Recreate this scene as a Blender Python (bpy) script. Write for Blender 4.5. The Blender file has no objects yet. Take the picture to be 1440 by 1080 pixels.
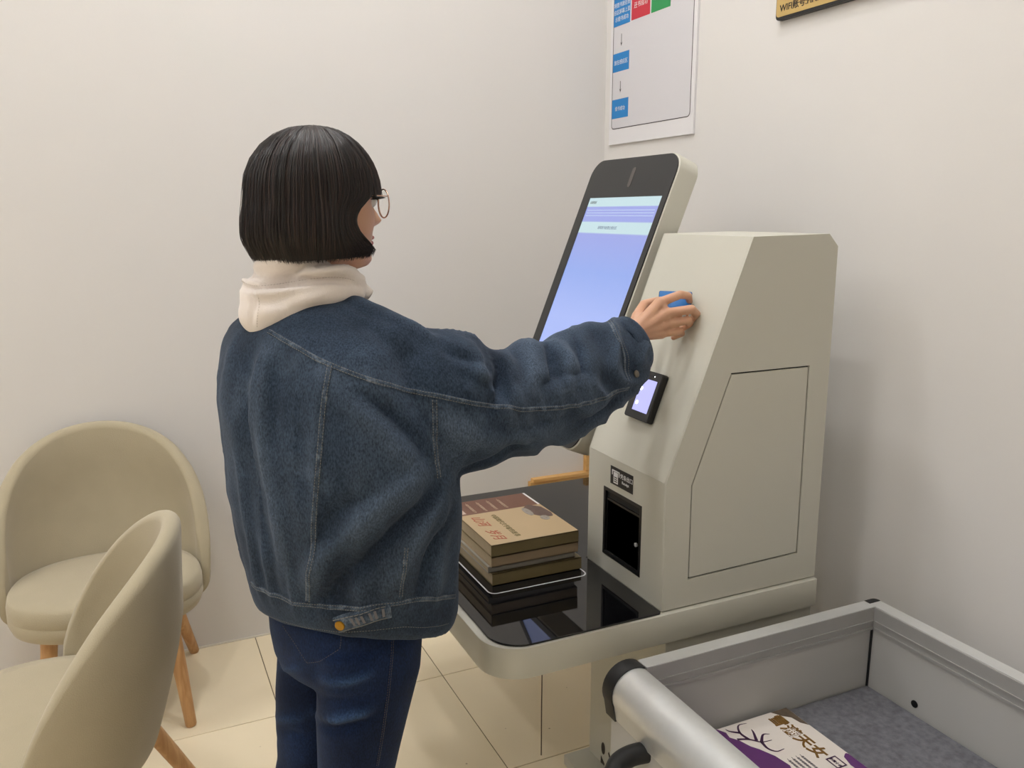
import bpy, bmesh, math, random
import numpy as np
from mathutils import Vector, Matrix, noise
from mathutils.bvhtree import BVHTree
from mathutils.geometry import tessellate_polygon

# ------------------------------------------------------------------ camera, world, exposure
scene = bpy.context.scene
COL = scene.collection
FOCAL_PX, HORIZON_Y, VANISH_X, CAM_H = 1172.0, 301.0, 165.0, 1.45
PITCH = math.atan((540 - HORIZON_Y) / FOCAL_PX)
YAW = math.atan((720 - VANISH_X) / math.hypot(FOCAL_PX, 540 - HORIZON_Y))
cam_data = bpy.data.cameras.new('camera')
cam_data.sensor_width = 36.0
cam_data.lens = FOCAL_PX / 1440 * 36.0
cam_data.clip_start = 0.02
cam = bpy.data.objects.new('camera', cam_data)
COL.objects.link(cam)
cam.location = (0, 0, CAM_H)
cam.rotation_euler = (math.pi / 2 - PITCH, 0, -YAW)
scene.camera = cam

world = bpy.data.worlds.new('room_air')
scene.world = world
world.use_nodes = True
world.node_tree.nodes['Background'].inputs[0].default_value = (1.0, 0.96, 0.9, 1)
world.node_tree.nodes['Background'].inputs[1].default_value = 0.25

vs = scene.view_settings
vs.view_transform = 'Standard'
vs.look = 'None'
vs.gamma = 1.0
vs.use_curve_mapping = False
vs.exposure = 0.0
LAMP_POWER = 158.0

random.seed(7)
rng = np.random.default_rng(7)

# ------------------------------------------------------------------ materials
def srgb(r, g, b):
    f = lambda c: (c / 255 / 12.92) if c / 255 <= 0.04045 else ((c / 255 + 0.055) / 1.055) ** 2.4
    return (f(r), f(g), f(b), 1.0)

MATS = {}
def pmat(name, col, rough=0.5, metal=0.0, var=0.0, vscale=6.0, bump=0.0, bscale=200.0,
         spec=0.5, coat=0.0, emit=None, estr=0.0, trans=0.0, sheen=0.0, aniso=0.0, detail=4.0):
    if name in MATS:
        return MATS[name]
    m = bpy.data.materials.new(name)
    m.use_nodes = True
    nt = m.node_tree
    b = nt.nodes['Principled BSDF']
    b.inputs['Base Color'].default_value = col
    b.inputs['Roughness'].default_value = rough
    b.inputs['Metallic'].default_value = metal
    b.inputs['Specular IOR Level'].default_value = spec
    b.inputs['Coat Weight'].default_value = coat
    b.inputs['Transmission Weight'].default_value = trans
    b.inputs['Sheen Weight'].default_value = sheen
    b.inputs['Anisotropic'].default_value = aniso
    if emit:
        b.inputs['Emission Color'].default_value = emit
        b.inputs['Emission Strength'].default_value = estr
    tc = nt.nodes.new('ShaderNodeTexCoord')
    if var > 0:
        n = nt.nodes.new('ShaderNodeTexNoise')
        n.inputs['Scale'].default_value = vscale
        n.inputs['Detail'].default_value = detail
        nt.links.new(tc.outputs['Object'], n.inputs['Vector'])
        mx = nt.nodes.new('ShaderNodeMix')
        mx.data_type = 'RGBA'
        mx.inputs[6].default_value = tuple(min(1, c * (1 - var)) for c in col[:3]) + (1,)
        mx.inputs[7].default_value = tuple(min(1, c * (1 + var)) for c in col[:3]) + (1,)
        nt.links.new(n.outputs['Fac'], mx.inputs[0])
        nt.links.new(mx.outputs[2], b.inputs['Base Color'])
    if bump > 0:
        n2 = nt.nodes.new('ShaderNodeTexNoise')
        n2.inputs['Scale'].default_value = bscale
        n2.inputs['Detail'].default_value = 3
        nt.links.new(tc.outputs['Object'], n2.inputs['Vector'])
        bp = nt.nodes.new('ShaderNodeBump')
        bp.inputs['Strength'].default_value = bump
        bp.inputs['Distance'].default_value = 0.002
        nt.links.new(n2.outputs['Fac'], bp.inputs['Height'])
        nt.links.new(bp.outputs['Normal'], b.inputs['Normal'])
    MATS[name] = m
    return m

def denim(name, dark, mid, light, wear_scale=5.0, lo=0.35, hi=0.75):
    """indigo twill: broad worn patches, fine slub grain, diagonal weave relief"""
    m = bpy.data.materials.new(name)
    m.use_nodes = True
    nt = m.node_tree
    N, L = nt.nodes, nt.links
    b = N['Principled BSDF']
    b.inputs['Roughness'].default_value = 0.9
    b.inputs['Specular IOR Level'].default_value = 0.15
    b.inputs['Sheen Weight'].default_value = 0.12
    b.inputs['Sheen Tint'].default_value = (0.6, 0.7, 0.9, 1)
    tc = N.new('ShaderNodeTexCoord')
    n1 = N.new('ShaderNodeTexNoise'); n1.inputs['Scale'].default_value = wear_scale; n1.inputs['Detail'].default_value = 5
    n1.inputs['Roughness'].default_value = 0.6
    L.new(tc.outputs['Object'], n1.inputs['Vector'])
    n2 = N.new('ShaderNodeTexNoise'); n2.inputs['Scale'].default_value = 430; n2.inputs['Detail'].default_value = 3
    mp = N.new('ShaderNodeMapping'); mp.inputs['Scale'].default_value = (1.0, 1.0, 0.45)
    L.new(tc.outputs['Object'], mp.inputs['Vector']); L.new(mp.outputs[0], n2.inputs['Vector'])
    r1 = N.new('ShaderNodeValToRGB')
    r1.color_ramp.elements[0].position = lo; r1.color_ramp.elements[0].color = dark
    r1.color_ramp.elements[1].position = hi; r1.color_ramp.elements[1].color = light
    e = r1.color_ramp.elements.new((lo + hi) / 2); e.color = mid
    L.new(n1.outputs['Fac'], r1.inputs['Fac'])
    at = N.new('ShaderNodeAttribute'); at.attribute_name = 'wear'
    wr = N.new('ShaderNodeMix'); wr.data_type = 'RGBA'; wr.inputs[7].default_value = light
    L.new(at.outputs['Fac'], wr.inputs[0]); L.new(r1.outputs[0], wr.inputs[6])
    mx = N.new('ShaderNodeMix'); mx.data_type = 'RGBA'; mx.blend_type = 'OVERLAY'; mx.inputs[0].default_value = 0.7
    g = N.new('ShaderNodeValToRGB')
    g.color_ramp.elements[0].position = 0.3; g.color_ramp.elements[0].color = (0.2, 0.2, 0.2, 1)
    g.color_ramp.elements[1].position = 0.7; g.color_ramp.elements[1].color = (0.85, 0.85, 0.85, 1)
    L.new(n2.outputs['Fac'], g.inputs['Fac'])
    L.new(wr.outputs[2], mx.inputs[6]); L.new(g.outputs[0], mx.inputs[7])
    L.new(mx.outputs[2], b.inputs['Base Color'])
    bp = N.new('ShaderNodeBump'); bp.inputs['Strength'].default_value = 0.35; bp.inputs['Distance'].default_value = 0.0015
    L.new(n2.outputs['Fac'], bp.inputs['Height']); L.new(bp.outputs['Normal'], b.inputs['Normal'])
    MATS[name] = m
    return m

def wood(name, c1, c2, axis_scale=(30, 30, 2.5), rough=0.5):
    m = bpy.data.materials.new(name); m.use_nodes = True
    nt = m.node_tree; N, L = nt.nodes, nt.links
    b = N['Principled BSDF']; b.inputs['Roughness'].default_value = rough
    tc = N.new('ShaderNodeTexCoord'); mp = N.new('ShaderNodeMapping'); mp.inputs['Scale'].default_value = axis_scale
    n = N.new('ShaderNodeTexNoise'); n.inputs['Scale'].default_value = 2.0; n.inputs['Detail'].default_value = 6
    n.inputs['Distortion'].default_value = 1.2
    r = N.new('ShaderNodeValToRGB')
    r.color_ramp.elements[0].position = 0.35; r.color_ramp.elements[0].color = c1
    r.color_ramp.elements[1].position = 0.7; r.color_ramp.elements[1].color = c2
    L.new(tc.outputs['Object'], mp.inputs['Vector']); L.new(mp.outputs[0], n.inputs['Vector'])
    L.new(n.outputs['Fac'], r.inputs['Fac']); L.new(r.outputs[0], b.inputs['Base Color'])
    MATS[name] = m
    return m

WALL = pmat('wall_paint', srgb(224, 221, 218), 0.75, var=0.02, vscale=1.3, bump=0.05, bscale=160, spec=0.25)
CEIL = pmat('ceiling_paint', srgb(235, 233, 228), 0.8)
GROUT = pmat('grout', srgb(112, 96, 74), 0.9, var=0.15, vscale=20)
def tile_material():
    m = pmat('floor_tile_glaze', srgb(246, 231, 200), 0.24, var=0.07, vscale=2.2, spec=0.45, detail=6)
    nt = m.node_tree; N, L = nt.nodes, nt.links
    b = N['Principled BSDF']
    # small dark specks trodden into the glaze
    tc = N.new('ShaderNodeTexCoord')
    v = N.new('ShaderNodeTexVoronoi'); v.inputs['Scale'].default_value = 9; v.inputs['Randomness'].default_value = 1.0
    r = N.new('ShaderNodeValToRGB')
    r.color_ramp.elements[0].position = 0.018; r.color_ramp.elements[0].color = (0.35, 0.3, 0.25, 1)
    r.color_ramp.elements[1].position = 0.035; r.color_ramp.elements[1].color = (1, 1, 1, 1)
    src = b.inputs['Base Color'].links[0].from_socket
    mx = N.new('ShaderNodeMix'); mx.data_type = 'RGBA'; mx.blend_type = 'MULTIPLY'; mx.inputs[0].default_value = 0.7
    geo = N.new('ShaderNodeNewGeometry')
    L.new(geo.outputs['Position'], v.inputs['Vector'])
    L.new(v.outputs['Distance'], r.inputs['Fac'])
    L.new(src, mx.inputs[6]); L.new(r.outputs[0], mx.inputs[7]); L.new(mx.outputs[2], b.inputs['Base Color'])
    for n in N:
        if n.type == 'TEX_NOISE':
            for lk in list(n.inputs['Vector'].links): L.remove(lk)
            L.new(geo.outputs['Position'], n.inputs['Vector'])
    return m
TILE = tile_material()
KWHITE = pmat('powder_coat_white', srgb(200, 198, 186), 0.42, var=0.015, vscale=3, bump=0.04, bscale=900, spec=0.4)
KCORE = pmat('dark_gap', srgb(40, 40, 38), 0.8)
BLACKGLASS = pmat('black_glass', (0.006, 0.006, 0.007, 1), 0.03, spec=0.6)
BLACKBEZEL = pmat('black_bezel', srgb(38, 39, 41), 0.28, spec=0.45)
BLACKPLASTIC = pmat('black_plastic', srgb(24, 24, 25), 0.42)
BLACKBAY = pmat('black_bay', srgb(12, 12, 14), 0.3)
RUBBER = pmat('black_rubber', srgb(26, 27, 29), 0.5, bump=0.1, bscale=400)
ALU = pmat('brushed_aluminium', srgb(222, 223, 222), 0.36, metal=0.55, var=0.04, vscale=60)
ALUDARK = pmat('anodised_rail', srgb(172, 171, 169), 0.45, metal=0.3, var=0.05, vscale=30)
CARTPANEL = pmat('cart_panel_grey', srgb(186, 185, 182), 0.5, var=0.02, vscale=4, spec=0.35)
FELT = pmat('grey_felt', srgb(112, 112, 117), 1.0, var=0.55, vscale=70, bump=0.9, bscale=260, spec=0.05, detail=8)
OAK = wood('oak', srgb(190, 142, 92), srgb(214, 170, 120))
OAKTRIM = wood('oak_trim', srgb(206, 158, 92), srgb(226, 182, 120), (3, 30, 30))
CHAIRFAB = pmat('chair_fabric', srgb(177, 166, 141), 0.92, var=0.06, vscale=14, bump=0.35, bscale=420, spec=0.12, sheen=0.25)
PAPER = pmat('paper_white', srgb(228, 226, 228), 0.6, spec=0.3)
PAGES = pmat('book_pages', srgb(176, 160, 134), 0.8, var=0.12, vscale=60)
GOLD = pmat('brass_plate', srgb(206, 176, 112), 0.42, metal=0.35, var=0.08, vscale=8)
INKDARK = pmat('dark_ink', srgb(52, 44, 38), 0.7)
WHITEINK = pmat('white_ink', srgb(225, 225, 225), 0.6)
BLUEINK = pmat('blue_print', srgb(28, 128, 200), 0.5)
REDINK = pmat('red_print', srgb(200, 44, 62), 0.5)
GREENINK = pmat('green_print', srgb(38, 150, 82), 0.5)
SKIN = pmat('skin', srgb(206, 160, 132), 0.5, var=0.06, vscale=30, bump=0.12, bscale=350, spec=0.4)
SKIN.node_tree.nodes['Principled BSDF'].inputs['Subsurface Weight'].default_value = 0.12
SKIN.node_tree.nodes['Principled BSDF'].inputs['Subsurface Radius'].default_value = (0.01, 0.004, 0.002)
NAIL = pmat('fingernail', srgb(214, 176, 158), 0.25)
HAIR = pmat('dark_hair', srgb(30, 22, 20), 0.45, spec=0.35)
def strand_material():
    m = bpy.data.materials.new('hair_strand'); m.use_nodes = True
    nt = m.node_tree; N, L = nt.nodes, nt.links; b = N['Principled BSDF']
    b.inputs['Specular IOR Level'].default_value = 0.4
    g = N.new('ShaderNodeNewGeometry'); r = N.new('ShaderNodeValToRGB')
    r.color_ramp.elements[0].color = srgb(17, 13, 13); r.color_ramp.elements[1].color = srgb(58, 42, 38)
    e = r.color_ramp.elements.new(.6); e.color = srgb(28, 21, 20)
    L.new(g.outputs['Random Per Island'], r.inputs['Fac']); L.new(r.outputs[0], b.inputs['Base Color'])
    mr = N.new('ShaderNodeMapRange'); mr.inputs['To Min'].default_value = .28; mr.inputs['To Max'].default_value = .6
    L.new(g.outputs['Random Per Island'], mr.inputs['Value']); L.new(mr.outputs[0], b.inputs['Roughness'])
    return m
STRAND = strand_material()
HOODIE = pmat('white_fleece', srgb(234, 224, 216), 0.95, var=0.04, vscale=12, bump=0.35, bscale=500, spec=0.1, sheen=0.3)
JACKET = denim('jacket_denim', srgb(30, 38, 50), srgb(47, 59, 75), srgb(90, 104, 122), 3.2, 0.34, 0.74)
JSEAM = denim('jacket_seam_denim', srgb(40, 49, 61), srgb(66, 78, 93), srgb(112, 122, 134), 55, 0.3, 0.75)
JEANS = denim('jeans_denim', srgb(15, 26, 50), srgb(24, 40, 72), srgb(56, 80, 116), 5.0, 0.38, 0.85)
THREAD = pmat('pale_thread', srgb(124, 122, 116), 0.9)
TANTHREAD = pmat('tan_thread', srgb(92, 84, 80), 0.9)
BRASS = pmat('brass_button', srgb(150, 112, 40), 0.3, metal=0.9)
GLASSFRAME = pmat('rose_gold_wire', srgb(196, 160, 140), 0.25, metal=0.9)
LENS = pmat('lens_glass', (1, 1, 1, 1), 0.0, trans=1.0)
LENS.node_tree.nodes['Principled BSDF'].inputs['IOR'].default_value = 1.05
SHOE = pmat('white_sneaker', srgb(220, 218, 212), 0.6)
SCLERA = pmat('eye_white', srgb(232, 228, 222), 0.2)
IRIS = pmat('eye_iris', srgb(40, 26, 20), 0.15)
LIP = pmat('lip', srgb(178, 104, 96), 0.45)

# ------------------------------------------------------------------ mesh helpers
def mesh_obj(name, vf, mat, parent=None, smooth=False, local=False, bevel=0.0, seg=2):
    """one mesh object; vertices are in world space unless local, the parent's place is taken off"""
    v, f = vf
    me = bpy.data.meshes.new(name)
    off = Vector((0, 0, 0))
    if parent is not None and not local:
        off = world_loc(parent)
    me.from_pydata([tuple(Vector(p) - off) for p in v], [], [tuple(q) for q in f])
    bm = bmesh.new(); bm.from_mesh(me)
    bmesh.ops.recalc_face_normals(bm, faces=bm.faces)
    if bevel > 0:
        es = [e for e in bm.edges if len(e.link_faces) == 2 and e.calc_face_angle(0) > 0.6]
        bmesh.ops.bevel(bm, geom=es, offset=bevel, segments=seg, profile=0.6, affect='EDGES', clamp_overlap=True)
    bm.to_mesh(me); bm.free()
    if mat: me.materials.append(mat)
    if smooth:
        me.shade_smooth()
    o = bpy.data.objects.new(name, me)
    COL.objects.link(o)
    o.parent = parent
    return o

def world_loc(o):
    l = Vector((0, 0, 0))
    while o is not None:
        l += o.location; o = o.parent
    return l

def auto_smooth(o, ang=0.6):
    me = o.data
    me.shade_smooth()
    me.set_sharp_from_angle(angle=ang)
    return o

def tag(o, label, cat, group=None):
    o['label'] = label; o['category'] = cat
    if group: o['group'] = group
    return o

def structure(o):
    o['kind'] = 'structure'; return o

def thing(name, label, cat, loc, rotz=0.0, group=None):
    o = bpy.data.objects.new(name, None)
    o.empty_display_size = 0.05
    COL.objects.link(o)
    o.location = loc; o.rotation_euler = (0, 0, rotz)
    return tag(o, label, cat, group)

def box(x0, x1, y0, y1, z0, z1):
    v = [(x, y, z) for x in (x0, x1) for y in (y0, y1) for z in (z0, z1)]
    f = [(0, 1, 3, 2), (4, 6, 7, 5), (0, 4, 5, 1), (2, 3, 7, 6), (0, 2, 6, 4), (1, 5, 7, 3)]
    return v, f

def join(*vfs):
    V, Fc = [], []
    for v, f in vfs:
        n = len(V); V += list(v); Fc += [tuple(i + n for i in q) for q in f]
    return V, Fc

def prism(poly, to3d, t0, t1):
    """poly: 2-D outline; to3d(a, b, t) gives the point"""
    n = len(poly)
    v = [to3d(a, b, t0) for a, b in poly] + [to3d(a, b, t1) for a, b in poly]
    f = [tuple(range(n)), tuple(range(2 * n - 1, n - 1, -1))]
    f += [(i, (i + 1) % n, n + (i + 1) % n, n + i) for i in range(n)]
    return v, f

def plate(outer, holes, to3d, t0, t1):
    """flat plate with holes through it"""
    loops = [outer] + holes
    flat = [p for l in loops for p in l]
    tris = tessellate_polygon([[Vector((a, b, 0)) for a, b in l] for l in loops])
    n = len(flat)
    v = [to3d(a, b, t0) for a, b in flat] + [to3d(a, b, t1) for a, b in flat]
    f = [tuple(t) for t in tris] + [tuple(n + i for i in reversed(t)) for t in tris]
    s = 0
    for l in loops:
        k = len(l)
        f += [(s + i, s + (i + 1) % k, n + s + (i + 1) % k, n + s + i) for i in range(k)]
        s += k
    return v, f

def round_poly(poly, radii, seg=6):
    out = []
    n = len(poly)
    for i in range(n):
        p0, p1, p2 = Vector(poly[i - 1]), Vector(poly[i]), Vector(poly[(i + 1) % n])
        r = radii[i] if isinstance(radii, (list, tuple)) else radii
        if r <= 0:
            out.append(tuple(p1)); continue
        d0, d1 = (p0 - p1).normalized(), (p2 - p1).normalized()
        ang = math.acos(max(-1, min(1, d0.dot(d1))))
        t = r / math.tan(ang / 2)
        c = p1 + (d0 + d1).normalized() * (r / math.sin(ang / 2))
        a, b = p1 + d0 * t - c, p1 + d1 * t - c
        sw = math.atan2(a.x * b.y - a.y * b.x, a.dot(b))
        for k in range(seg + 1):
            q = sw * k / seg
            out.append((c.x + a.x * math.cos(q) - a.y * math.sin(q), c.y + a.x * math.sin(q) + a.y * math.cos(q)))
    return out

def rect(a0, a1, b0, b1):
    return [(a0, b0), (a1, b0), (a1, b1), (a0, b1)]

def loft(rings, cap=True, closed=False):
    n = len(rings[0])
    v = [p for r in rings for p in r]
    f = []
    m = len(rings)
    for j in range(m if closed else m - 1):
        a, b = j * n, ((j + 1) % m) * n
        for i in range(n):
            f.append((a + i, a + (i + 1) % n, b + (i + 1) % n, b + i))
    if cap and not closed:
        f.append(tuple(range(n - 1, -1, -1)))
        f.append(tuple((m - 1) * n + i for i in range(n)))
    return v, f

def catmull(P, k=6):
    P = [np.array(p, float) for p in P]
    out = []
    for i in range(len(P) - 1):
        p0 = P[i - 1] if i else 2 * P[0] - P[1]
        p1, p2 = P[i], P[i + 1]
        p3 = P[i + 2] if i + 2 < len(P) else 2 * P[-1] - P[-2]
        for j in range(k):
            t = j / k
            out.append(0.5 * (2 * p1 + (p2 - p0) * t + (2 * p0 - 5 * p1 + 4 * p2 - p3) * t * t + (3 * p1 - p0 - 3 * p2 + p3) * t ** 3))
    out.append(P[-1])
    return out

def tube(path, radii, n=12, cap=True, flat=None):
    """round tube through the points; radii one or per point"""
    P = [np.array(p, float) for p in path]
    rr = radii if isinstance(radii, (list, tuple, np.ndarray)) else [radii] * len(P)
    rings = []
    up = None
    for i, p in enumerate(P):
        t = P[min(i + 1, len(P) - 1)] - P[max(i - 1, 0)]
        t = t / (np.linalg.norm(t) + 1e-12)
        if up is None:
            a = np.array([0, 0, 1.0]) if abs(t[2]) < 0.9 else np.array([1.0, 0, 0])
            up = a - t * (a @ t)
        else:
            up = up - t * (up @ t)
        up = up / np.linalg.norm(up)
        s = np.cross(t, up)
        r = rr[i]
        ra, rb = (r if not np.isscalar(r) else (r, r))
        rings.append([tuple(p + up * (ra * math.cos(q)) + s * (rb * math.sin(q))) for q in (2 * math.pi * k / n for k in range(n))])
    return loft(rings, cap)

def capsule(a, b, ra, rb, n=12):
    a, b = np.array(a, float), np.array(b, float)
    d = b - a; L = np.linalg.norm(d); d = d / L
    pts, rad = [], []
    for k in range(5):
        q = math.pi / 2 * k / 4
        pts.append(a - d * (ra * math.cos(q))); rad.append(max(ra * math.sin(q), 1e-4))
    for k in range(5):
        q = math.pi / 2 * k / 4
        pts.append(b + d * (rb * math.sin(q))); rad.append(max(rb * math.cos(q), 1e-4))
    return tube(pts, rad, n)

def ellipsoid(c, rx, ry, rz, n=20, m=12, mat=None):
    rings = []
    for j in range(m + 1):
        q = math.pi * j / m
        s = max(math.sin(q), 1e-3)
        ring = []
        for i in range(n):
            w = 2 * math.pi * i / n
            p = Vector((rx * s * math.cos(w), ry * s * math.sin(w), rz * math.cos(q)))
            if mat: p = mat @ p
            ring.append((c[0] + p.x, c[1] + p.y, c[2] + p.z))
        rings.append(ring)
    return loft(rings)

def lathe(prof, c, n=24, axis=(0, 0, 1)):
    ax = Vector(axis).normalized()
    q = Vector((0, 0, 1)).rotation_difference(ax)
    rings = []
    for r, z in prof:
        ring = []
        for i in range(n):
            w = 2 * math.pi * i / n
            p = q @ Vector((r * math.cos(w), r * math.sin(w), z))
            ring.append((c[0] + p.x, c[1] + p.y, c[2] + p.z))
        rings.append(ring)
    return loft(rings)

def union_mesh(parts, voxel, smooth_it=6, smooth_f=0.5):
    """fuse overlapping closed shells into one continuous surface; returns arrays (V, quads)"""
    v, f = join(*parts)
    me = bpy.data.meshes.new('fuse')
    me.from_pydata([tuple(p) for p in v], [], f)
    bm = bmesh.new(); bm.from_mesh(me); bmesh.ops.recalc_face_normals(bm, faces=bm.faces); bm.to_mesh(me); bm.free()
    o = bpy.data.objects.new('fuse', me); COL.objects.link(o)
    r = o.modifiers.new('r', 'REMESH'); r.mode = 'VOXEL'; r.voxel_size = voxel
    if smooth_it:
        s = o.modifiers.new('s', 'SMOOTH'); s.factor = smooth_f; s.iterations = smooth_it
    dg = bpy.context.evaluated_depsgraph_get()
    ev = o.evaluated_get(dg)
    m2 = ev.to_mesh()
    V = np.empty(len(m2.vertices) * 3, np.float32); m2.vertices.foreach_get('co', V); V = V.reshape(-1, 3).astype(float)
    Nn = np.empty(len(m2.vertices) * 3, np.float32); m2.vertices.foreach_get('normal', Nn); Nn = Nn.reshape(-1, 3).astype(float)
    Fq = [tuple(p.vertices) for p in m2.polygons]
    ev.to_mesh_clear()
    bpy.data.objects.remove(o); bpy.data.meshes.remove(me)
    return V, Nn, Fq

def normals_of(V, Fq):
    me = bpy.data.meshes.new('n'); me.from_pydata(V.tolist(), [], Fq); me.update()
    Nn = np.empty(len(V) * 3, np.float32); me.vertices.foreach_get('normal', Nn)
    bpy.data.meshes.remove(me)
    return Nn.reshape(-1, 3).astype(float)

def set_wear(o, D, gain):
    at = o.data.attributes.new('wear', 'FLOAT', 'POINT')
    at.data.foreach_set('value', np.clip(D * gain, 0, .8).astype(np.float32))

def bvh_of(V, Fq):
    return BVHTree.FromPolygons([Vector(p) for p in V.tolist()], Fq)

def fold(V, Nn, strokes):
    """press valleys and raise ridges along polylines: (points, width, amplitude)"""
    D = np.zeros(len(V))
    for pts, w, a in strokes:
        P = np.array(catmull(pts, 8))
        n = len(P)
        env = np.sin(np.linspace(0.12, math.pi - 0.12, n)) ** 0.6
        lo, hi = P.min(0) - 3 * w, P.max(0) + 3 * w
        idx = np.where(((V > lo) & (V < hi)).all(1))[0]
        if not len(idx): continue
        d2 = ((V[idx][:, None, :] - P[None]) ** 2).sum(2)
        k = d2.argmin(1)
        D[idx] += a * np.exp(-d2[np.arange(len(idx)), k] / (w * w)) * env[k]
    fold.last = D
    return V + Nn * D[:, None]

def text_part(s, size, mat, parent, origin, xdir, ydir, name='lettering', extrude=0.0004, align='LEFT', shear=0.0, bold=0.0):
    """flat raised lettering: origin world, xdir reading direction, ydir up"""
    cu = bpy.data.curves.new('txt', 'FONT'); cu.body = s; cu.size = size
    cu.align_x = align; cu.extrude = extrude; cu.shear = shear; cu.offset = bold
    cu.resolution_u = 3
    o = bpy.data.objects.new('txt', cu); COL.objects.link(o)
    dg = bpy.context.evaluated_depsgraph_get()
    m2 = o.evaluated_get(dg).to_mesh()
    X, Y = Vector(xdir).normalized(), Vector(ydir).normalized()
    Z = X.cross(Y)
    v = [tuple(Vector(origin) + X * p.co.x + Y * p.co.y + Z * p.co.z) for p in m2.vertices]
    f = [tuple(p.vertices) for p in m2.polygons]
    o.evaluated_get(dg).to_mesh_clear()
    bpy.data.objects.remove(o); bpy.data.curves.remove(cu)
    return mesh_obj(name, (v, f), mat, parent)

# ------------------------------------------------------------------ the room
XW, YW = 1.687, 2.809          # right wall, far wall
X0, Y0, ZC = -6.2, -2.6, 3.7
WT = 0.12
structure(mesh_obj('wall_far', box(X0, XW + WT, YW, YW + WT, 0, ZC), WALL))
structure(mesh_obj('wall_right', box(XW, XW + WT, Y0, YW, 0, ZC), WALL))
structure(mesh_obj('wall_left', box(X0 - WT, X0, Y0, YW + WT, 0, ZC), WALL))
structure(mesh_obj('wall_back', box(X0 - WT, XW + WT, Y0 - WT, Y0, 0, ZC), WALL))
structure(mesh_obj('ceiling', box(X0 - WT, XW + WT, Y0 - WT, YW + WT, ZC, ZC + 0.1), CEIL))
floor = structure(mesh_obj('floor', box(X0 - WT, XW + WT, Y0 - WT, YW + WT, -0.12, -0.0025), GROUT))
TS, TX, TY, J = 0.509, 0.822, 2.300, 0.0013
tile_cache = {}
def tile_mesh(w, d):
    k = (round(w, 3), round(d, 3))
    if k not in tile_cache:
        o = mesh_obj('floor_tile', box(0, w, 0, d, -0.010, 0), TILE, bevel=0.0008, seg=1)
        tile_cache[k] = o.data
        bpy.data.objects.remove(o)
    return tile_cache[k]
i0, i1 = math.floor((X0 - TX) / TS), math.ceil((XW - TX) / TS)
j0, j1 = math.floor((Y0 - TY) / TS), math.ceil((YW - TY) / TS)
for i in range(i0, i1):
    for j in range(j0, j1):
        xa, xb = max(X0, TX + i * TS) + J, min(XW, TX + (i + 1) * TS) - J
        ya, yb = max(Y0, TY + j * TS) + J, min(YW, TY + (j + 1) * TS) - J
        if xb - xa < 0.03 or yb - ya < 0.03: continue
        o = bpy.data.objects.new('floor_tile', tile_mesh(xb - xa, yb - ya)); COL.objects.link(o)
        o.location = (xa, ya, 0); o.parent = floor
structure(mesh_obj('baseboard_far', box(X0, XW, YW - 0.004, YW, 0, 0.006), pmat('white_sealant', srgb(226, 220, 208), 0.6)))

# ceiling panel lamps
LAMP = pmat('lamp_diffuser', (1, 1, 1, 1), 0.5, emit=(0.99, 0.985, 0.985, 1), estr=LAMP_POWER)
LFRAME = pmat('lamp_frame', srgb(230, 230, 230), 0.4)
lamp_xy = [(-1.55, 1.95), (0.42, 2.02), (0.95, 1.46), (-1.5, -1.0), (-0.30, 0.95), (-2.6, -0.2), (-3.2, 2.05), (-3.7, 0.95), (-5.1, 1.75)]
lamp_where = ['left of the tub chairs', 'over the monitor side of the shelf', 'over the kiosk and book cart', 'in the far back of the room', 'behind the woman', 'left of the woman', 'by the far wall', 'over the middle of the hall', 'near the left wall']
for (lx, ly), lw_ in zip(lamp_xy, lamp_where):
    t = thing('ceiling_lamp', 'square white panel lamp in the ceiling ' + lw_, 'lamp', (lx, ly, ZC), 0, 'panel lamps in the ceiling')
    h = 0.09
    mesh_obj('frame', plate(rect(lx - h - .015, lx + h + .015, ly - h - .015, ly + h + .015), [rect(lx - h, lx + h, ly - h, ly + h)], lambda a, b, c: (a, b, c), ZC - 0.016, ZC), LFRAME, t)
    mesh_obj('diffuser', box(lx - h, lx + h, ly - h, ly + h, ZC - 0.012, ZC - 0.006), LAMP, t)

# oak edging on the far wall near the corner
t = thing('oak_wall_trim', 'L-shaped light oak edging on the far wall near the corner', 'trim', (1.51, YW, 0.40))
mesh_obj('rail', box(1.372, 1.650, YW - 0.022, YW, 0.398, 0.424), OAKTRIM, t, bevel=0.002)
mesh_obj('lip', box(1.384, 1.650, YW - 0.030, YW, 0.424, 0.436), OAKTRIM, t, bevel=0.002)
mesh_obj('upright', box(1.620, 1.650, YW - 0.022, YW, 0.4365, 0.80), OAKTRIM, t, bevel=0.002)

# ------------------------------------------------------------------ self-service kiosk
KY0, KY1 = 1.410, 1.737
kiosk = thing('self_service_kiosk', 'off-white self-service library kiosk with tilted touchscreen and black glass shelf', 'kiosk', (1.25, 1.75, 0))
side = lambda a, b, t: (a, t, b)
prof = [(1.019, .587), (1.019, .881), (1.219, 1.403), (1.433, 1.407), (1.461, 1.379), (1.466, .587)]
inset = [(1.026, .589), (1.026, .879), (1.223, 1.396), (1.430, 1.400), (1.455, 1.376), (1.460, .589)]
door = [(1.087, .650), (1.085, .870), (1.178, 1.112), (1.402, 1.112), (1.406, .656)]
core = mesh_obj('housing_core', prism(inset, side, KY0 + 0.007, KY1 - 0.002), KCORE, kiosk)
auto_smooth(mesh_obj('side_panel', plate(prof, [door], side, KY0, KY0 + 0.006), KWHITE, kiosk), 0.4)
auto_smooth(mesh_obj('side_panel', prism(prof, side, KY1 - 0.004, KY1), KWHITE, kiosk), 0.4)
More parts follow.
